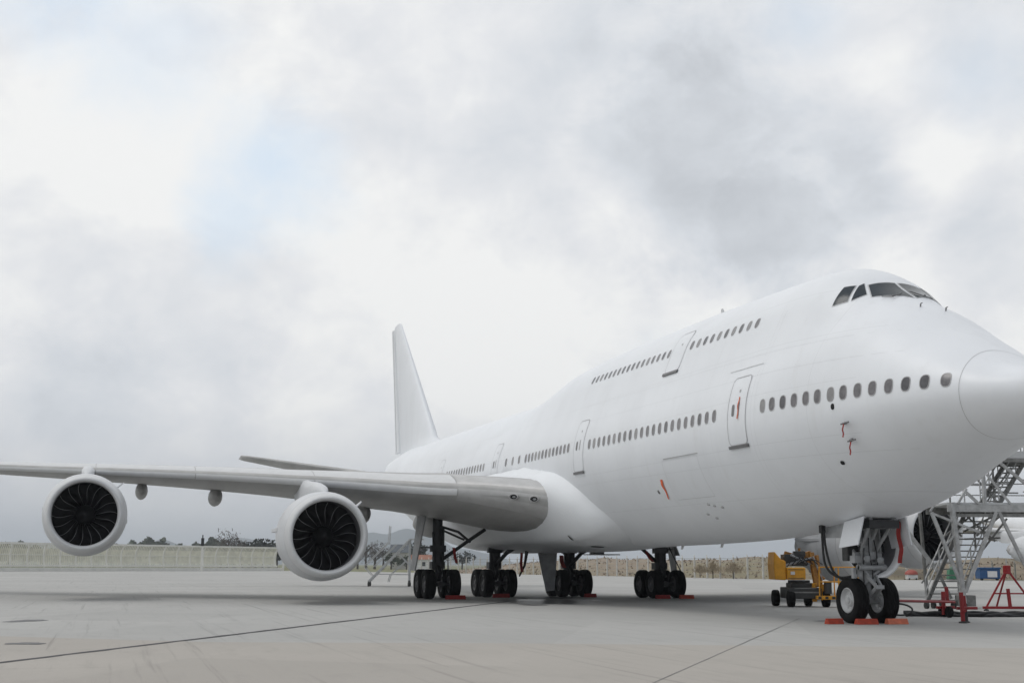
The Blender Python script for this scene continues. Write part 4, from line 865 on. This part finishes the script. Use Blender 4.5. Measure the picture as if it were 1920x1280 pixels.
# ------------------------------------------------------------------ steel maintenance dock with stairs
F = FR(16.5, 50)
dock = thing('maintenance_dock', F(1.5, 1, 0), 'grey steel maintenance dock with platforms, braces and stairs under the nose', 'dock')
def piece(nm, p, q, w_, m='steel', h=None):
    b = MB(); b.bar(p, q, w_, h); return b.build(nm, M[m], dock)
for nm, p, q, w_ in (('post', (-.09, 3.9), (.2, .12), .15), ('brace', (-.85, 3.52), (.12, .9), .12), ('brace', (1.55, 3.55), (.26, .62), .125), ('brace', (1.66, 3.55), (2.95, .6), .11), ('post', (4.3, 3.6), (4.2, .12), .15),
                     ('post', (1.15, 5.0), (1.15, 3.8), .11), ('brace', (1.28, 4.95), (2.15, 3.8), .075), ('brace', (1.78, 5.4), (3.0, 4.35), .10), ('brace', (.45, 4.3), (.98, 3.8), .10), ('brace', (.5, 4.4), (.15, 3.85), .08),
                     ('brace', (-.85, 3.5), (.9, 2.8), .08), ('brace', (.3, 3.0), (-.52, 2.2), .06), ('strut', (-.9, 3.55), (-.62, 3.98), .07)):
    piece(nm, F(p[0], 0, p[1]), F(q[0], 0, q[1]), w_, 'steel')
for nm, p, q, w_ in (('post', (-.5, 3.6), (-.35, .3), .10), ('post', (4.3, 3.6), (4.2, .12), .12), ('brace', (.7, 4.9), (.72, 4.0), .05), ('brace', (.3, 2.6), (1.5, 3.5), .07), ('brace', (2.4, 3.5), (1.2, 2.9), .07)):
    piece(nm, F(p[0], 2.6, p[1]), F(q[0], 2.6, q[1]), w_, 'steeldark')
for v, dm in ((0, 'steel'), (2.6, 'steeldark')):
    piece('beam', F(-.25, v, 3.68), F(5.6, v, 3.68), .12, dm, .26)
    piece('beam', F(1.6, v, 5.48), F(5.6, v, 5.48), .12, 'steeldark', .12)
for nm, p, q, w_, v in (('brace', (.9, 3.5), (2.0, 2.5), .06, 1.5), ('brace', (2.3, 3.5), (1.3, 2.7), .06, 1.5), ('brace', (1.2, 2.6), (2.6, 2.65), .07, 2.6), ('brace', (.4, 3.5), (1.1, 2.7), .06, 2.6), ('brace', (2.9, 3.4), (1.9, 2.2), .07, 2.6), ('brace', (.9, 4.8), (1.9, 3.9), .05, 2.6), ('brace', (1.5, 5.3), (2.6, 4.0), .06, 2.6), ('brace', (2.7, 5.3), (1.7, 4.0), .05, 1.3), ('beam', (.5, 4.62), (2.2, 4.62), .045, 1.3), ('beam', (1.9, 4.4), (3.4, 4.4), .05, 2.6), ('post', (2.45, 5.4), (2.45, 3.8), .06, 2.6), ('brace', (-.35, 1.5), (.9, 2.9), .05, 2.6), ('post', (1.6, 3.5), (1.62, 2.2), .06, 2.6), ('brace', (-.55, .9), (.1, 1.7), .05, 2.6)):
    piece(nm, F(p[0], v, p[1]), F(q[0], v, q[1]), w_, 'steeldark')
piece('beam', F(-.1, 0, 3.42), F(5.6, 0, 3.42), .08, 'steeldark', .12)
piece('brace', F(-1.75, 1.0, 3.2), F(-.4, 1.0, 1.35), .13); piece('brace', F(-.4, 1.0, 1.35), F(.05, 1.0, .35), .10)
piece('beam', F(.2, 0, .25), F(.2, 2.6, .25), .10, 'steeldark'); piece('beam', F(4.2, 0, .3), F(4.2, 2.6, .3), .10, 'steeldark')
b = MB(); b.box(F(2.7, 1.3, 3.86), (2.56, 5.9, .08), ((UF[0], UF[1], 0), (UR[0], UR[1], 0), (0, 0, 1))); b.build('platform', M['plank'], dock)
b = MB(); b.box(F(3.55, 1.3, 5.68), (2.7, 4.1, .26), ((UF[0], UF[1], 0), (UR[0], UR[1], 0), (0, 0, 1))); b.build('platform', M['plank'], dock)
for v in (0, 2.6):
    for zz in (4.3, 4.75): piece('guard_rail', F(.6 if v else 2.6, v, zz), F(5.5, v, zz), .035, 'steeldark')
    for zz in (6.2, 6.7): piece('guard_rail', F(2.3, v, zz), F(5.5, v, zz), .04, 'steel')
    for a in (2.3, 3.6, 5.0): piece('rail_post', F(a, v, 5.8), F(a, v, 6.72), .045, 'steel')
def flight(p0, p1, wid, n, hr=1.0):
    p0, p1 = np.array(p0, float), np.array(p1, float)
    for da in (0, wid):
        o_ = np.array([da, 0, 0]); g = lambda q, dz=0: F(*(p0+(p1-p0)*q+o_+[0, 0, dz]))
        piece('stringer', g(0), g(1), .05, 'steeldark', .2)
        for zz in (.5*hr, hr): piece('hand_rail', g(0, zz), g(1, zz), .035, 'steel')
        for k in range(4): piece('rail_post', g(k/3), g(k/3, hr), .035, 'steel')
    for k in range(n):
        q = p0+(p1-p0)*((k+.5)/n)+[wid/2, 0, 0]; b = MB(); b.box(F(*q), (.24, wid, .045), ((UF[0], UF[1], 0), (UR[0], UR[1], 0), (0, 0, 1))); b.build('tread', M['steeldark'], dock)
flight((-1.1, .3, .2), (1.15, 2.2, 3.6), 1.2, 15, .9)
flight((1.35, 1.0, 3.9), (2.9, 2.3, 5.6), .7, 9, .9)
for a, v in ((-1.1, .3), (-.1, .3), (.2, 0), (.2, 2.6), (4.2, 0), (4.2, 2.6), (-.75, .6)):
    b = MB(); b.lathe([(-.05, .03), (-.05, .12), (.05, .12), (.05, .03)], F(a, v, .12), 'y', 16, cap0=True, cap1=True); b.build('castor', M['machine'], dock, smooth=True)
b = MB(); b.box(F(.35, .3, .3), (.5, .62, .4), ((UF[0], UF[1], 0), (UR[0], UR[1], 0), (0, 0, 1))); b.build('ballast_block', M['steeldark'], dock, bevel=.02)

# ------------------------------------------------------------------ yellow boom lift
F = FR(11.05, 52.2)
lift = thing('boom_lift', F(.1, 0, 0), 'yellow boom lift with folded arms and basket, behind the nose gear', 'boom lift')
AX = ((UR[0], UR[1], 0), (UF[0], UF[1], 0), (0, 0, 1))
for a, v in ((-.72, .75), (-.4, -.6), (.55, .75), (.95, -.5)):
    b = MB(); pr = [(-.13, .10), (-.14, .2), (-.12, .29), (-.08, .31), (.08, .31), (.12, .29), (.14, .2), (.13, .10)]
    q = F(a, v, .31); th = np.linspace(0, 2*np.pi, 24, endpoint=False)
    b.grid([[q+np.array([UR[0], UR[1], 0])*x+rr*(np.cos(k)*np.array([UF[0], UF[1], 0])+np.sin(k)*np.array([0, 0, 1])) for k in th] for x, rr in pr], cv=True); b.f += [tuple(range(24)), tuple(range(len(b.v)-24, len(b.v)))]; b.mi += [0, 0]
    b.build('wheel', M['tyre'], lift, smooth=True)
b = MB(); b.box(F(.12, .1, .52), (1.25, 1.7, .42), AX); b.box(F(.12, .1, .80), (.9, 1.1, .2), AX); b.build('chassis', M['machine'], lift, bevel=.04)
b = MB(); b.lathe([(.88, .42), (1.0, .42), (1.0, .36)], F(.05, 0, 0), 'z', 24, cap1=True); b.build('turntable', M['machine'], lift)
b = MB(); q = [F(-.98, -.6, 1.02), F(-.55, -.6, 1.0), F(-.55, -.6, 1.72), F(-.72, -.6, 1.78), F(-.98, -.6, 2.08), F(-1.02, -.6, 1.6)]; b.prism(q, np.array([UF[0], UF[1], 0])*1.3); b.build('counterweight', M['yellow'], lift, bevel=.05)
b = MB(); b.box(F(-.18, -.1, 1.25), (.72, 1.15, .46), AX); b.build('engine_hood', M['yellow'], lift, bevel=.05)
b = MB(); b.box(F(-.2, -.1, 1.75), (.75, .8, .45), AX); b.box(F(.02, -.3, 2.0), (.42, .4, .2), AX); b.tube([F(-.6, -.35, 1.8), F(.2, -.4, 2.05)], .1, 10); b.tube([F(-.5, -.45, 1.65), (F(.3, -.45, 1.6))], .06, 8); b.build('boom_hinge', M['machine'], lift, bevel=.03)
b = MB(); b.bar(F(-.6, -.2, 1.62), F(.5, -.2, 2.0), .26, .26); b.bar(F(-.45, .2, 2.0), F(.55, .2, 1.7), .22, .22); b.build('boom_arm', M['yellowdark'], lift, bevel=.02)
b = MB(); b.bar(F(.48, -.3, 2.05), F(.62, -.5, .75), .2, .16); b.bar(F(.72, -.2, 1.95), F(.8, -.45, .7), .12, .12); b.bar(F(.5, -.4, 1.3), F(.95, -.4, 1.05), .14, .1); b.build('jib', M['yellowdark'], lift, bevel=.02)
b = MB(); b.box(F(.52, -.5, .55), (.16, .16, .7), AX); b.box(F(.85, -.5, .55), (.13, .16, .6), AX); b.build('mast_bracket', M['yellow'], lift, bevel=.015)
b = MB(); b.box(F(1.3, -.6, .36), (1.6, .75, .14), AX); b.build('basket_floor', M['yellow'], lift, bevel=.02)
for zz in (.95, 1.5):
    for v in (-.95, -.25):
        b = MB(); b.tube([F(.62, v, zz), F(2.1, v, zz)], .025, 6); b.build('basket_rail', M['yellow'], lift)
for a in (.62, 1.35, 2.1):
    for v in (-.95, -.25):
        b = MB(); b.tube([F(a, v, .4), F(a, v, 1.5)], .028, 6); b.build('basket_post', M['yellow'], lift)
b = MB(); b.box(F(.98, -.75, .74), (.24, .3, .48), AX); b.build('control_box', M['machine'], lift, bevel=.02)
b = MB(); b.tube([F(.1, 0, 2.1), F(.1, 0, 2.22)], .05, 10); b.build('beacon', M['yellowdark'], lift)
for p, q, r_ in (((-.55, -.5, 1.55), (.45, -.5, 1.85), .055), ((-.35, -.55, 1.95), (.4, -.5, 1.6), .045), ((.5, -.52, 1.9), (.85, -.52, 1.0), .04)):
    b = MB(); b.tube([F(*p), F(*[(p[i]*.45+q[i]*.55) for i in range(3)])], r_, 8); b.tube([F(*[(p[i]*.45+q[i]*.55) for i in range(3)]), F(*q)], r_*.55, 8); b.build('hydraulic_ram', M['strut'], lift, smooth=True)
for k in range(5):
    a0 = -.5+.18*k; b = MB(); b.tube([F(a0, -.56, 1.5+.06*k), F(a0+.15, -.62, 1.75), F(a0+.4, -.58, 1.95-.05*k), F(a0+.62, -.6, 1.6)], .018, 5); b.build('hydraulic_hose', M['hose'], lift)
for k in range(6):
    b = MB(); b.box(F(.62+.26*k, -.985, .36), (.12, .012, .10), AX); b.build('hazard_mark', M['machine'], lift)
for a, z_ in ((-.2, 1.08), (-.2, 1.4)):
    b = MB(); b.box(F(a, -.682, z_), (.6, .012, .02), AX); b.build('hood_seam', M['machine'], lift)
b = MB(); b.box(F(-.32, -.685, 1.27), (.16, .014, .12), AX); b.build('warning_plate', M['whitepaint'], lift)
b = MB(); b.box(F(.12, -.76, .55), (1.0, .02, .05), AX); b.box(F(.12, -.76, .7), (.8, .02, .03), AX); b.build('chassis_rail', M['steeldark'], lift)

# ------------------------------------------------------------------ access stairs under the tail
F = FR(-10.1, 95)
st = thing('access_stairs', F(1.4, 0, 0), 'light aluminium access steps on castors, standing behind the inner engine', 'stairs')
def sp_(nm, p, q, w_): b = MB(); b.bar(F(*p), F(*q), w_); b.build(nm, M['alu'], st)
for v in (0, 1.1):
    sp_('stringer', (.1, v, .35), (2.95, v, 3.25), .12); sp_('hand_rail', (-.25, v, 1.4), (1.45, v, 3.1), .05); sp_('hand_rail', (.42, v, 1.35), (1.95, v, 2.9), .05)
    sp_('hand_rail', (1.45, v, 3.1), (1.5, v, 4.2), .05); sp_('base_rail', (.6, v, .85), (2.9, v, .82), .06); sp_('brace', (-.22, v, 1.3), (.3, v, .75), .05); sp_('brace', (2.2, v, 2.2), (2.95, v, 1.45), .05); sp_('brace', (1.7, v, .9), (2.65, v, 1.75), .05)
    sp_('post', (2.92, v, .1), (2.92, v, 3.3), .07); sp_('post', (1.6, v, .85), (1.45, v, .3), .05)
    for a in (.1, 2.92):
        b = MB(); b.lathe([(-.05, .05), (-.05, .15), (.05, .15), (.05, .05)], F(a, v, .15), 'y', 14, cap0=True, cap1=True); b.tube([F(a, v, .15), F(a, v, .42)], .05, 6); b.build('castor', M['machine'], st)
for k in range(11):
    q = (k+.5)/11; b = MB(); b.box(F(.1+2.85*q, .55, .35+2.9*q), (.24, 1.1, .04), ((UR[0], UR[1], 0), (UF[0], UF[1], 0), (0, 0, 1))); b.build('tread', M['alu'], st)
b = MB(); b.box(F(3.4, .55, 3.28), (1.0, 1.2, .08), ((UR[0], UR[1], 0), (UF[0], UF[1], 0), (0, 0, 1))); b.build('platform', M['alu'], st)

# ------------------------------------------------------------------ blast fence on the left
A, B_ = np.array([-91., 240.]), np.array([-52., 300.]); dv = B_-A
fence = thing('blast_fence', loc(*(A+dv*.5)), 'long cream painted blast fence with curved ribs across the left background', 'fence')
def fp(t, off, z): 
    q = A+dv*t; nn = np.array([dv[1], -dv[0]])/np.linalg.norm(dv); q = q-nn*off; return loc(q[0], q[1], z)
ribc = [(0.0, .75), (.25, 1.5), (.35, 2.4), (.30, 3.2), (.05, 4.1), (-.35, 5.0)]
ts = np.arange(-.42, 1.001, .0505)
for t_ in ts:
    b = MB(); P_ = np.array([fp(t_, o_, z_) for o_, z_ in ribc]); b.tube(P_, .17, 6); b.build('rib', M['cream'], fence, smooth=True)
for nm, o_, z_, w_ in (('top_rail', -.35, 5.0, .34), ('mid_rail', .33, 2.95, .14), ('lower_rail', 0, 1.0, .34)):
    b = MB(); b.bar(fp(-.42, o_, z_), fp(1.0, o_, z_), w_); b.build(nm, M['cream'], fence)
b = MB(); b.bar(fp(-.42, -.15, .33), fp(1.015, -.15, .33), .8, .66); b.build('base_beam', M['cream'], fence)
sl = MB()
for t_ in np.arange(-.42, 1.0, .0505/9):
    for (o0, z0), (o1, z1) in zip(ribc[:-1], ribc[1:]): sl.bar(fp(t_, o0+.1, z0), fp(t_, o1+.1, z1), .29, .03)
o = sl.build('slat_infill', M['creamslat'], fence); o['kind'] = 'stuff'
b = MB(); b.bar(loc(-50.6, 300, 0), loc(-50.6, 300, 2.3), .35); tag(b.build('bollard', M['cream']), 'pale stubby post beside the right end of the blast fence', 'post')
sg = thing('signal_box', loc(-60, 275), 'dark box on a pale post standing up over the blast fence', 'signal post')
b = MB(); b.bar(loc(-60, 262, 0), loc(-60, 262, 4.9), .4); b.build('post', M['cream'], sg)
b = MB(); b.bar(loc(-60, 262, 4.9), loc(-60, 262, 6.4), .55); b.bar(loc(-60, 262, 6.4), loc(-60, 262, 7.0), .2); b.build('box', M['black'], sg)

# ------------------------------------------------------------------ right fences and the bank behind them
def post_fence(name, pts, hgt, step, label, wires):
    t = thing(name, loc(*pts[len(pts)//2]), label, 'fence'); pts = np.array(pts, float); L = np.r_[0, np.cumsum(np.linalg.norm(np.diff(pts, axis=0), axis=1))]
    at = lambda l: np.array([np.interp(l, L, pts[:, 0]), np.interp(l, L, pts[:, 1])])
    first = None
    for l in np.arange(0, L[-1], step):
        q = at(l)
        if first is None:
            b = MB(); b.bar((0, 0, 0), (0, 0, hgt), .17); b.bar((0, 0, hgt), (-.25, .08, hgt+.3), .1); first = b.build('post', M['post'], None); first.parent = t; o = first
        else:
            o = first.copy(); COL.objects.link(o)
        o.location = Vector(loc(q[0], q[1])-np.array(t['_o']))
    for zz in wires:
        b = MB(); b.tube([loc(*at(l), zz) for l in np.arange(0, L[-1], step)], .018, 4); b.build('wire', M['wire'], t)
FA = [(-20, 262), (-7.6, 240), (13.2, 195), (22.9, 172), (28.8, 158), (32, 153)]
FB = [(32, 153), (45, 162), (60, 167), (85, 172)]
post_fence('mesh_fence', FA, 2.55, 3.05, 'pale post and wire fence before the dry bank, seen beneath the fuselage', (.5, 1.0, 1.5, 2.0, 2.45))
post_fence('mesh_fence', FB, 2.0, 3.1, 'low pale post fence on the right behind the dock and engines', (.6, 1.2, 1.85))
line = np.array(FA+FB[1:]+[(140, 182)]); rows = []
Lc = np.r_[0, np.cumsum(np.linalg.norm(np.diff(line, axis=0), axis=1))]
prof = [(3, 0), (5, .35), (8, .95), (13, 1.8), (20, 2.3), (30, 2.5), (45, 2.3), (70, -.2)]
for l in np.arange(0, Lc[-1], 2.0):
    c = np.array([np.interp(l, Lc, line[:, 0]), np.interp(l, Lc, line[:, 1])]); ease = min(1, l/45)
    rows.append([loc(c[0]+.25*o_, c[1]+o_, z_*ease*(1+.10*math.sin(l*.13+o_*.2)+.05*math.sin(l*.41))+(rng.normal(0, .06) if z_ > .3 else 0)-.05) for o_, z_ in prof])
b = MB(); b.grid(rows); struct('earth_bank', b, M['bank'], smooth=True, rec=False)
rows = np.array(rows); gm = MB()
V, Fc = [], []
for k in range(3500):
    i = rng.integers(0, len(rows)-1); j = min(5, int(rng.integers(0, 6))); u, v = rng.random(2)
    p = rows[i, j]*(1-u)*(1-v)+rows[i+1, j]*u*(1-v)+rows[i, j+1]*(1-u)*v+rows[i+1, j+1]*u*v
    h = rng.uniform(.10, .30)*(2.2 if rng.random() < .04 else 1); a = rng.uniform(0, 6.3); w_ = rng.uniform(.08, .25); q = np.array([math.cos(a)*w_, math.sin(a)*w_, 0]); lean = rng.normal(0, .18, 3)*[1, 1, 0]
    n0 = len(V); V += [tuple(p-q-[0, 0, .05]), tuple(p+q-[0, 0, .05]), tuple(p+lean+[0, 0, h])]; Fc.append((n0, n0+1, n0+2))
gm.add(V, Fc); o = gm.build('dry_grass', M['drygrass'], None, rec=False); tag(o, 'dry tawny grass tufts covering the earth bank behind the fence', 'grass', kind='stuff')

# ------------------------------------------------------------------ trees, houses, hills
def tree_mesh(seed, hgt, wid, bare, trunk_frac=.28):
    r_ = np.random.default_rng(seed); tr = MB(); tr.tube([(0, 0, 0), (.1*wid*.2, 0, hgt*trunk_frac), (0, .1, hgt*.75)], [wid*.055, wid*.04, wid*.012], 7)
    for k in range(9):
        a = r_.uniform(0, 6.3); z0 = hgt*r_.uniform(.22, .6); l = wid*r_.uniform(.25, .48)
        tr.tube([(0, 0, z0), (l*.5*math.cos(a), l*.5*math.sin(a), z0+l*.45), (l*math.cos(a), l*math.sin(a), z0+l*.8)], [wid*.02, wid*.013, wid*.005], 5)
    cr = MB(); V, Fc = [], []
    lobes = [(r_.normal(0, wid*.2), r_.normal(0, wid*.2), hgt*r_.uniform(.42, .86), wid*r_.uniform(.16, .3)) for _ in range(9)]
    for k in range(520 if not bare else 420):
        L_ = lobes[r_.integers(0, 9)]; d = r_.normal(0, 1, 3); d /= np.linalg.norm(d); q = np.array(L_[:3])+d*L_[3]*r_.uniform(.45, 1.1)*[1, 1, .9]
        sz = wid*(r_.uniform(.03, .06) if not bare else r_.uniform(.02, .07)); u = r_.normal(0, 1, 3); u /= np.linalg.norm(u); v = np.cross(u, r_.normal(0, 1, 3)); v /= np.linalg.norm(v); v = v*(1 if not bare else .22)
        n0 = len(V); V += [tuple(q-u*sz-v*sz*.6), tuple(q+u*sz-v*sz*.4), tuple(q+u*sz*.6+v*sz), tuple(q-u*sz*.7+v*sz*.8)]; Fc.append((n0, n0+1, n0+2, n0+3))
    cr.add(V, Fc); return tr, cr
PROT = {}
def tree(kind, var, u, d, sc, label):
    t = thing(kind+'_tree' if kind != 'bush' else 'bush', loc(u, d), label, 'tree' if kind != 'bush' else 'bush', 'trees beyond the airfield')
    key = (kind, var)
    if key not in PROT:
        tr, cr = tree_mesh(hash(key) % 1000 if False else 11*var+len(kind), 9, 8 if kind != 'bush' else 10, kind == 'bare')
        a = tr.build('trunk', M['bark'], None); c = cr.build('crown', M[{'dark': 'leafdark', 'bare': 'leafbrown', 'bush': 'leafgreen'}[kind]], None, rec=False); PROT[key] = (a, c)
    else:
        a, c = PROT[key]; a, c = a.copy(), c.copy(); COL.objects.link(a); COL.objects.link(c)
    a.parent = t; c.parent = t; t.scale = (sc, sc, sc*random.uniform(.9, 1.1)); t.rotation_euler = (0, 0, random.uniform(0, 6.3))
# left clump beyond the blast fence end
LS = [('bare', 0, 415, 430, 1.1, 'pale leafless tree at the left end of the clump behind the blast fence'), ('bare', 1, 428, 440, 1.35, 'tallest rounded leafless tree above the blast fence'), ('bare', 2, 441, 425, 1.12, 'leafless brown tree right of the tallest one above the blast fence'),
      ('dark', 0, 456, 440, .95, 'dark evergreen tree next to the leafless ones above the blast fence'), ('dark', 1, 468, 450, 1.05, 'second dark evergreen above the blast fence'), ('dark', 2, 481, 440, 1.12, 'dark evergreen with a pointed top above the blast fence'), ('dark', 0, 494, 452, 1.12, 'dark evergreen fourth in the row above the blast fence'), ('dark', 1, 506, 440, 1.12, 'dark evergreen just left of the inner engine'), ('dark', 2, 520, 450, 1.0, 'dark evergreen partly behind the inner engine'),
      ('bare', 0, 672, 430, .85, 'brown leafless tree just right of the inner engine'), ('bare', 1, 688, 440, 1.0, 'brown leafless tree behind the foot of the access steps'), ('bare', 2, 704, 430, 1.08, 'brown leafless tree behind the middle of the access steps'), ('bare', 0, 720, 440, .95, 'brown leafless tree left of the blue roof'), ('dark', 0, 778, 445, 1.0, 'dark tree right of the blue roof'), ('dark', 1, 792, 460, .9, 'dark tree behind the leftmost main gear'), ('bush', 0, 735, 420, .55, 'green bush before the blue roofed house'), ('bush', 1, 764, 415, .5, 'green bush right of the blue roofed house'),
      ('bare', 1, 842, 460, .8, 'leafless tree seen between the left main gears'), ('dark', 2, 868, 470, .75, 'dark tree seen just left of the second main gear'),
      ('bare', 2, 16, 520, .95, 'lone faint leafless tree above the fence at the far left')]
for kind, v, px, d, sc, lab in LS: tree(kind, v, (px-960)*d/2534, d, sc, lab)
# a low far hedge that reads as one mass
V, Fc = [], []
for k in range(5000):
    px = rng.uniform(-150, 420); d = 800+rng.normal(0, 12); hh = (13.0+2.4*math.sin(px*.05)+2*math.sin(px*.21))*(1 if px > 190 else .78); q = loc((px-960)*d/2534, d, rng.uniform(.2, 1)**.8*hh); sz = rng.uniform(.7, 1.6); u = rng.normal(0, 1, 3); u /= np.linalg.norm(u); v = np.cross(u, rng.normal(0, 1, 3)); v /= np.linalg.norm(v)
    n0 = len(V); V += [tuple(q-u*sz-v*sz*.6), tuple(q+u*sz-v*sz*.5), tuple(q+u*sz*.6+v*sz), tuple(q-u*sz*.8+v*sz)]; Fc.append((n0, n0+1, n0+2, n0+3))
b = MB(); b.add(V, Fc); tag(b.build('far_hedge', M['leafgreen'], None, rec=False), 'low green line of far bushes above the blast fence', 'hedge', kind='stuff')
PB = {}
for k, (px, d_, sc, lab) in enumerate(((1314, 165, .95, 'tan dry bush, first of three pale ones on the bank right of the main gear'), (1338, 164, 1.2, 'larger tan dry bush, middle of three pale ones on the bank'), (1376, 161, 1.15, 'tan dry bush on the bank, nearest the yellow lift'))):
    r_ = np.random.default_rng(40+k); V, Fc = [], []
    for q_ in range(420):
        a = r_.uniform(0, 6.3); rad_ = abs(r_.normal(0, .75)); h = max(.05, (1.15-.45*rad_)*r_.uniform(.2, 1)); c_ = np.array([rad_*math.cos(a), rad_*math.sin(a), h]); dv2 = np.array([math.cos(a)*.5, math.sin(a)*.5, 1])*r_.uniform(.1, .25)+r_.normal(0, .05, 3); w2 = np.cross(dv2, r_.normal(0, 1, 3)); w2 = w2/np.linalg.norm(w2)*r_.uniform(.02, .06)
        n0 = len(V); V += [tuple(c_-dv2-w2), tuple(c_-dv2+w2), tuple(c_+dv2)]; Fc.append((n0, n0+1, n0+2))
    base = loc((px-960)*d_/2534, d_, .7); t = thing('dry_bush', base, lab, 'bush', 'dry bushes on the earth bank'); t.scale = (sc, sc, sc)
    b = MB(); b.add([tuple(np.array(v)+base) for v in V], Fc); b.build('twigs', M['tanbush'], t, rec=False)['kind'] = 'stuff'
    b = MB(); b.tube([base-[0, 0, .6], base+[.02, 0, .3]], .06, 6); b.build('stem', M['bark'], t)
def house(u, d, w_, dp, h, rh, wm, rm, label):
    t = thing('house', loc(u, d), label, 'house'); G = FR(u, d)
    b = MB(); b.box(G(0, 0, h/2), (w_, dp, h), AX); b.build('wall', M[wm], t)
    b = MB(); b.prism([G(-w_/2-.4, -dp/2-.4, h), G(-w_/2-.4, dp/2+.4, h), G(-w_/2-.4, 0, h+rh)], np.array([UR[0], UR[1], 0])*(w_+.8)); b.build('roof', M[rm], t)
    for a in np.arange(-w_/2+1.5, w_/2-1, 2.6):
        b = MB(); b.box(G(a, -dp/2-.02, h*.55), (1.1, .08, 1.2), AX); b.build('window', M['darkwin'], t)
house((751-960)*430/2534, 430, 5.2, 7, 5.2, 2.6, 'wall', 'roof', 'small pale house with a blue grey roof behind the access steps')
house((790-960)*405/2534, 405, 6, 6, 3.0, 1.4, 'whitepaint', 'roofred', 'low white house with a reddish roof left of the main gear')
def hill(name, u, d, w_, h, seed):
    r_ = np.random.default_rng(seed); rows = []; nx, ny = 60, 12; ph = r_.uniform(0, 6, 5)
    for i in range(nx):
        x = -1+2*i/(nx-1); row = []
        for j in range(ny):
            y = -1+2*j/(ny-1); e = max(0, 1-x*x)**1.3*max(0, 1-y*y); z = h*e*(1+.18*math.sin(5*x+ph[0])+.10*math.sin(11*x+ph[1])+.05*math.sin(23*x+ph[2]))-2
            row.append(loc(u+x*w_, d+y*w_*.35, z))
        rows.append(row)
    b = MB(); b.grid(rows); struct(name, b, M['hill'], smooth=True, rec=False)
hill('hills', (285-960)*4200/2534, 4200, 330, 62, 3); hill('hills', (560-960)*5200/2534, 5200, 700, 105, 5); hill('hills', (760-960)*4700/2534, 4700, 420, 108, 8)

# ------------------------------------------------------------------ far service objects on the right
def bx(t, nm, G, c, d, m, bev=.05): b = MB(); b.box(G(*c), d, AX); return b.build(nm, M[m], t, bevel=bev)
G = FR((1853-960)*158/2534, 158); t = thing('blue_container', G(0, 0, 0), 'blue service container with a pale panel beyond the dock stairs', 'container')
bx(t, 'body', G, (0, 0, .75), (2.4, 1.6, 1.1), 'blue'); bx(t, 'lid', G, (0, 0, 1.4), (2.6, 1.8, .2), 'blue'); bx(t, 'panel', G, (.25, -.83, .72), (1.1, .06, .7), 'whitepaint', .01)
for a in (-.9, .9): b = MB(); b.lathe([(-.1, .2), (.1, .2)], G(a, -.5, .2), 'y', 12, cap0=True, cap1=True); b.build('wheel', M['tyre'], t)
G = FR((1787-960)*156/2534, 156); t = thing('covered_pallet', G(0, 0, 0), 'green tarpaulin over a stack behind the dock legs', 'pallet')
b = MB(); b.prism([G(-.6, -.5, .15), G(.6, -.5, .15), G(.5, -.45, 1.3), G(.1, -.4, 1.55), G(-.45, -.45, 1.2)], np.array([UF[0], UF[1], 0])*1.0); b.build('tarpaulin', M['greentarp'], t, bevel=.05); bx(t, 'pallet_base', G, (0, 0, .08), (1.3, 1.2, .14), 'steeldark', .01)
G = FR((1710-960)*160/2534, 160); t = thing('covered_cart', G(0, 0, 0), 'small red dome shaped cover on a white base by the far fence', 'cart')
b = MB(); b.lathe([(.62, .78), (.75, .76), (.95, .66), (1.1, .45), (1.18, .2), (1.2, .02)], G(0, 0, 0), 'z', 20, cap1=True); b.build('cover', M['redcar'], t, smooth=True)
b = MB(); b.box(G(0, 0, .36), (1.2, 1.0, .5), AX); b.build('base', M['whitepaint'], t, bevel=.04)
for a in (-.4, .4):
    b = MB(); b.lathe([(-.05, .12), (.05, .12)], G(a, -.45, .12), 'y', 12, cap0=True, cap1=True); b.build('wheel', M['tyre'], t)

# ------------------------------------------------------------------ haze
b = MB(); b.box((-150, 0, 65.5), (13600, 13600, 133.1)); hz = b.build('haze', [], None); hz['kind'] = 'stuff'
hm = bpy.data.materials.new('haze_air'); hm.use_nodes = True; t = hm.node_tree; t.nodes.remove(t.nodes['Principled BSDF'])
pv = N(t, 'ShaderNodeVolumePrincipled'); pv.inputs['Color'].default_value = (.86, .93, 1, 1); pv.inputs['Density'].default_value = .00024; pv.inputs['Anisotropy'].default_value = .2
t.links.new(pv.outputs[0], t.nodes['Material Output'].inputs['Volume']); hz.data.materials.append(hm)

for o in S.objects:
    if '_o' in o: del o['_o']
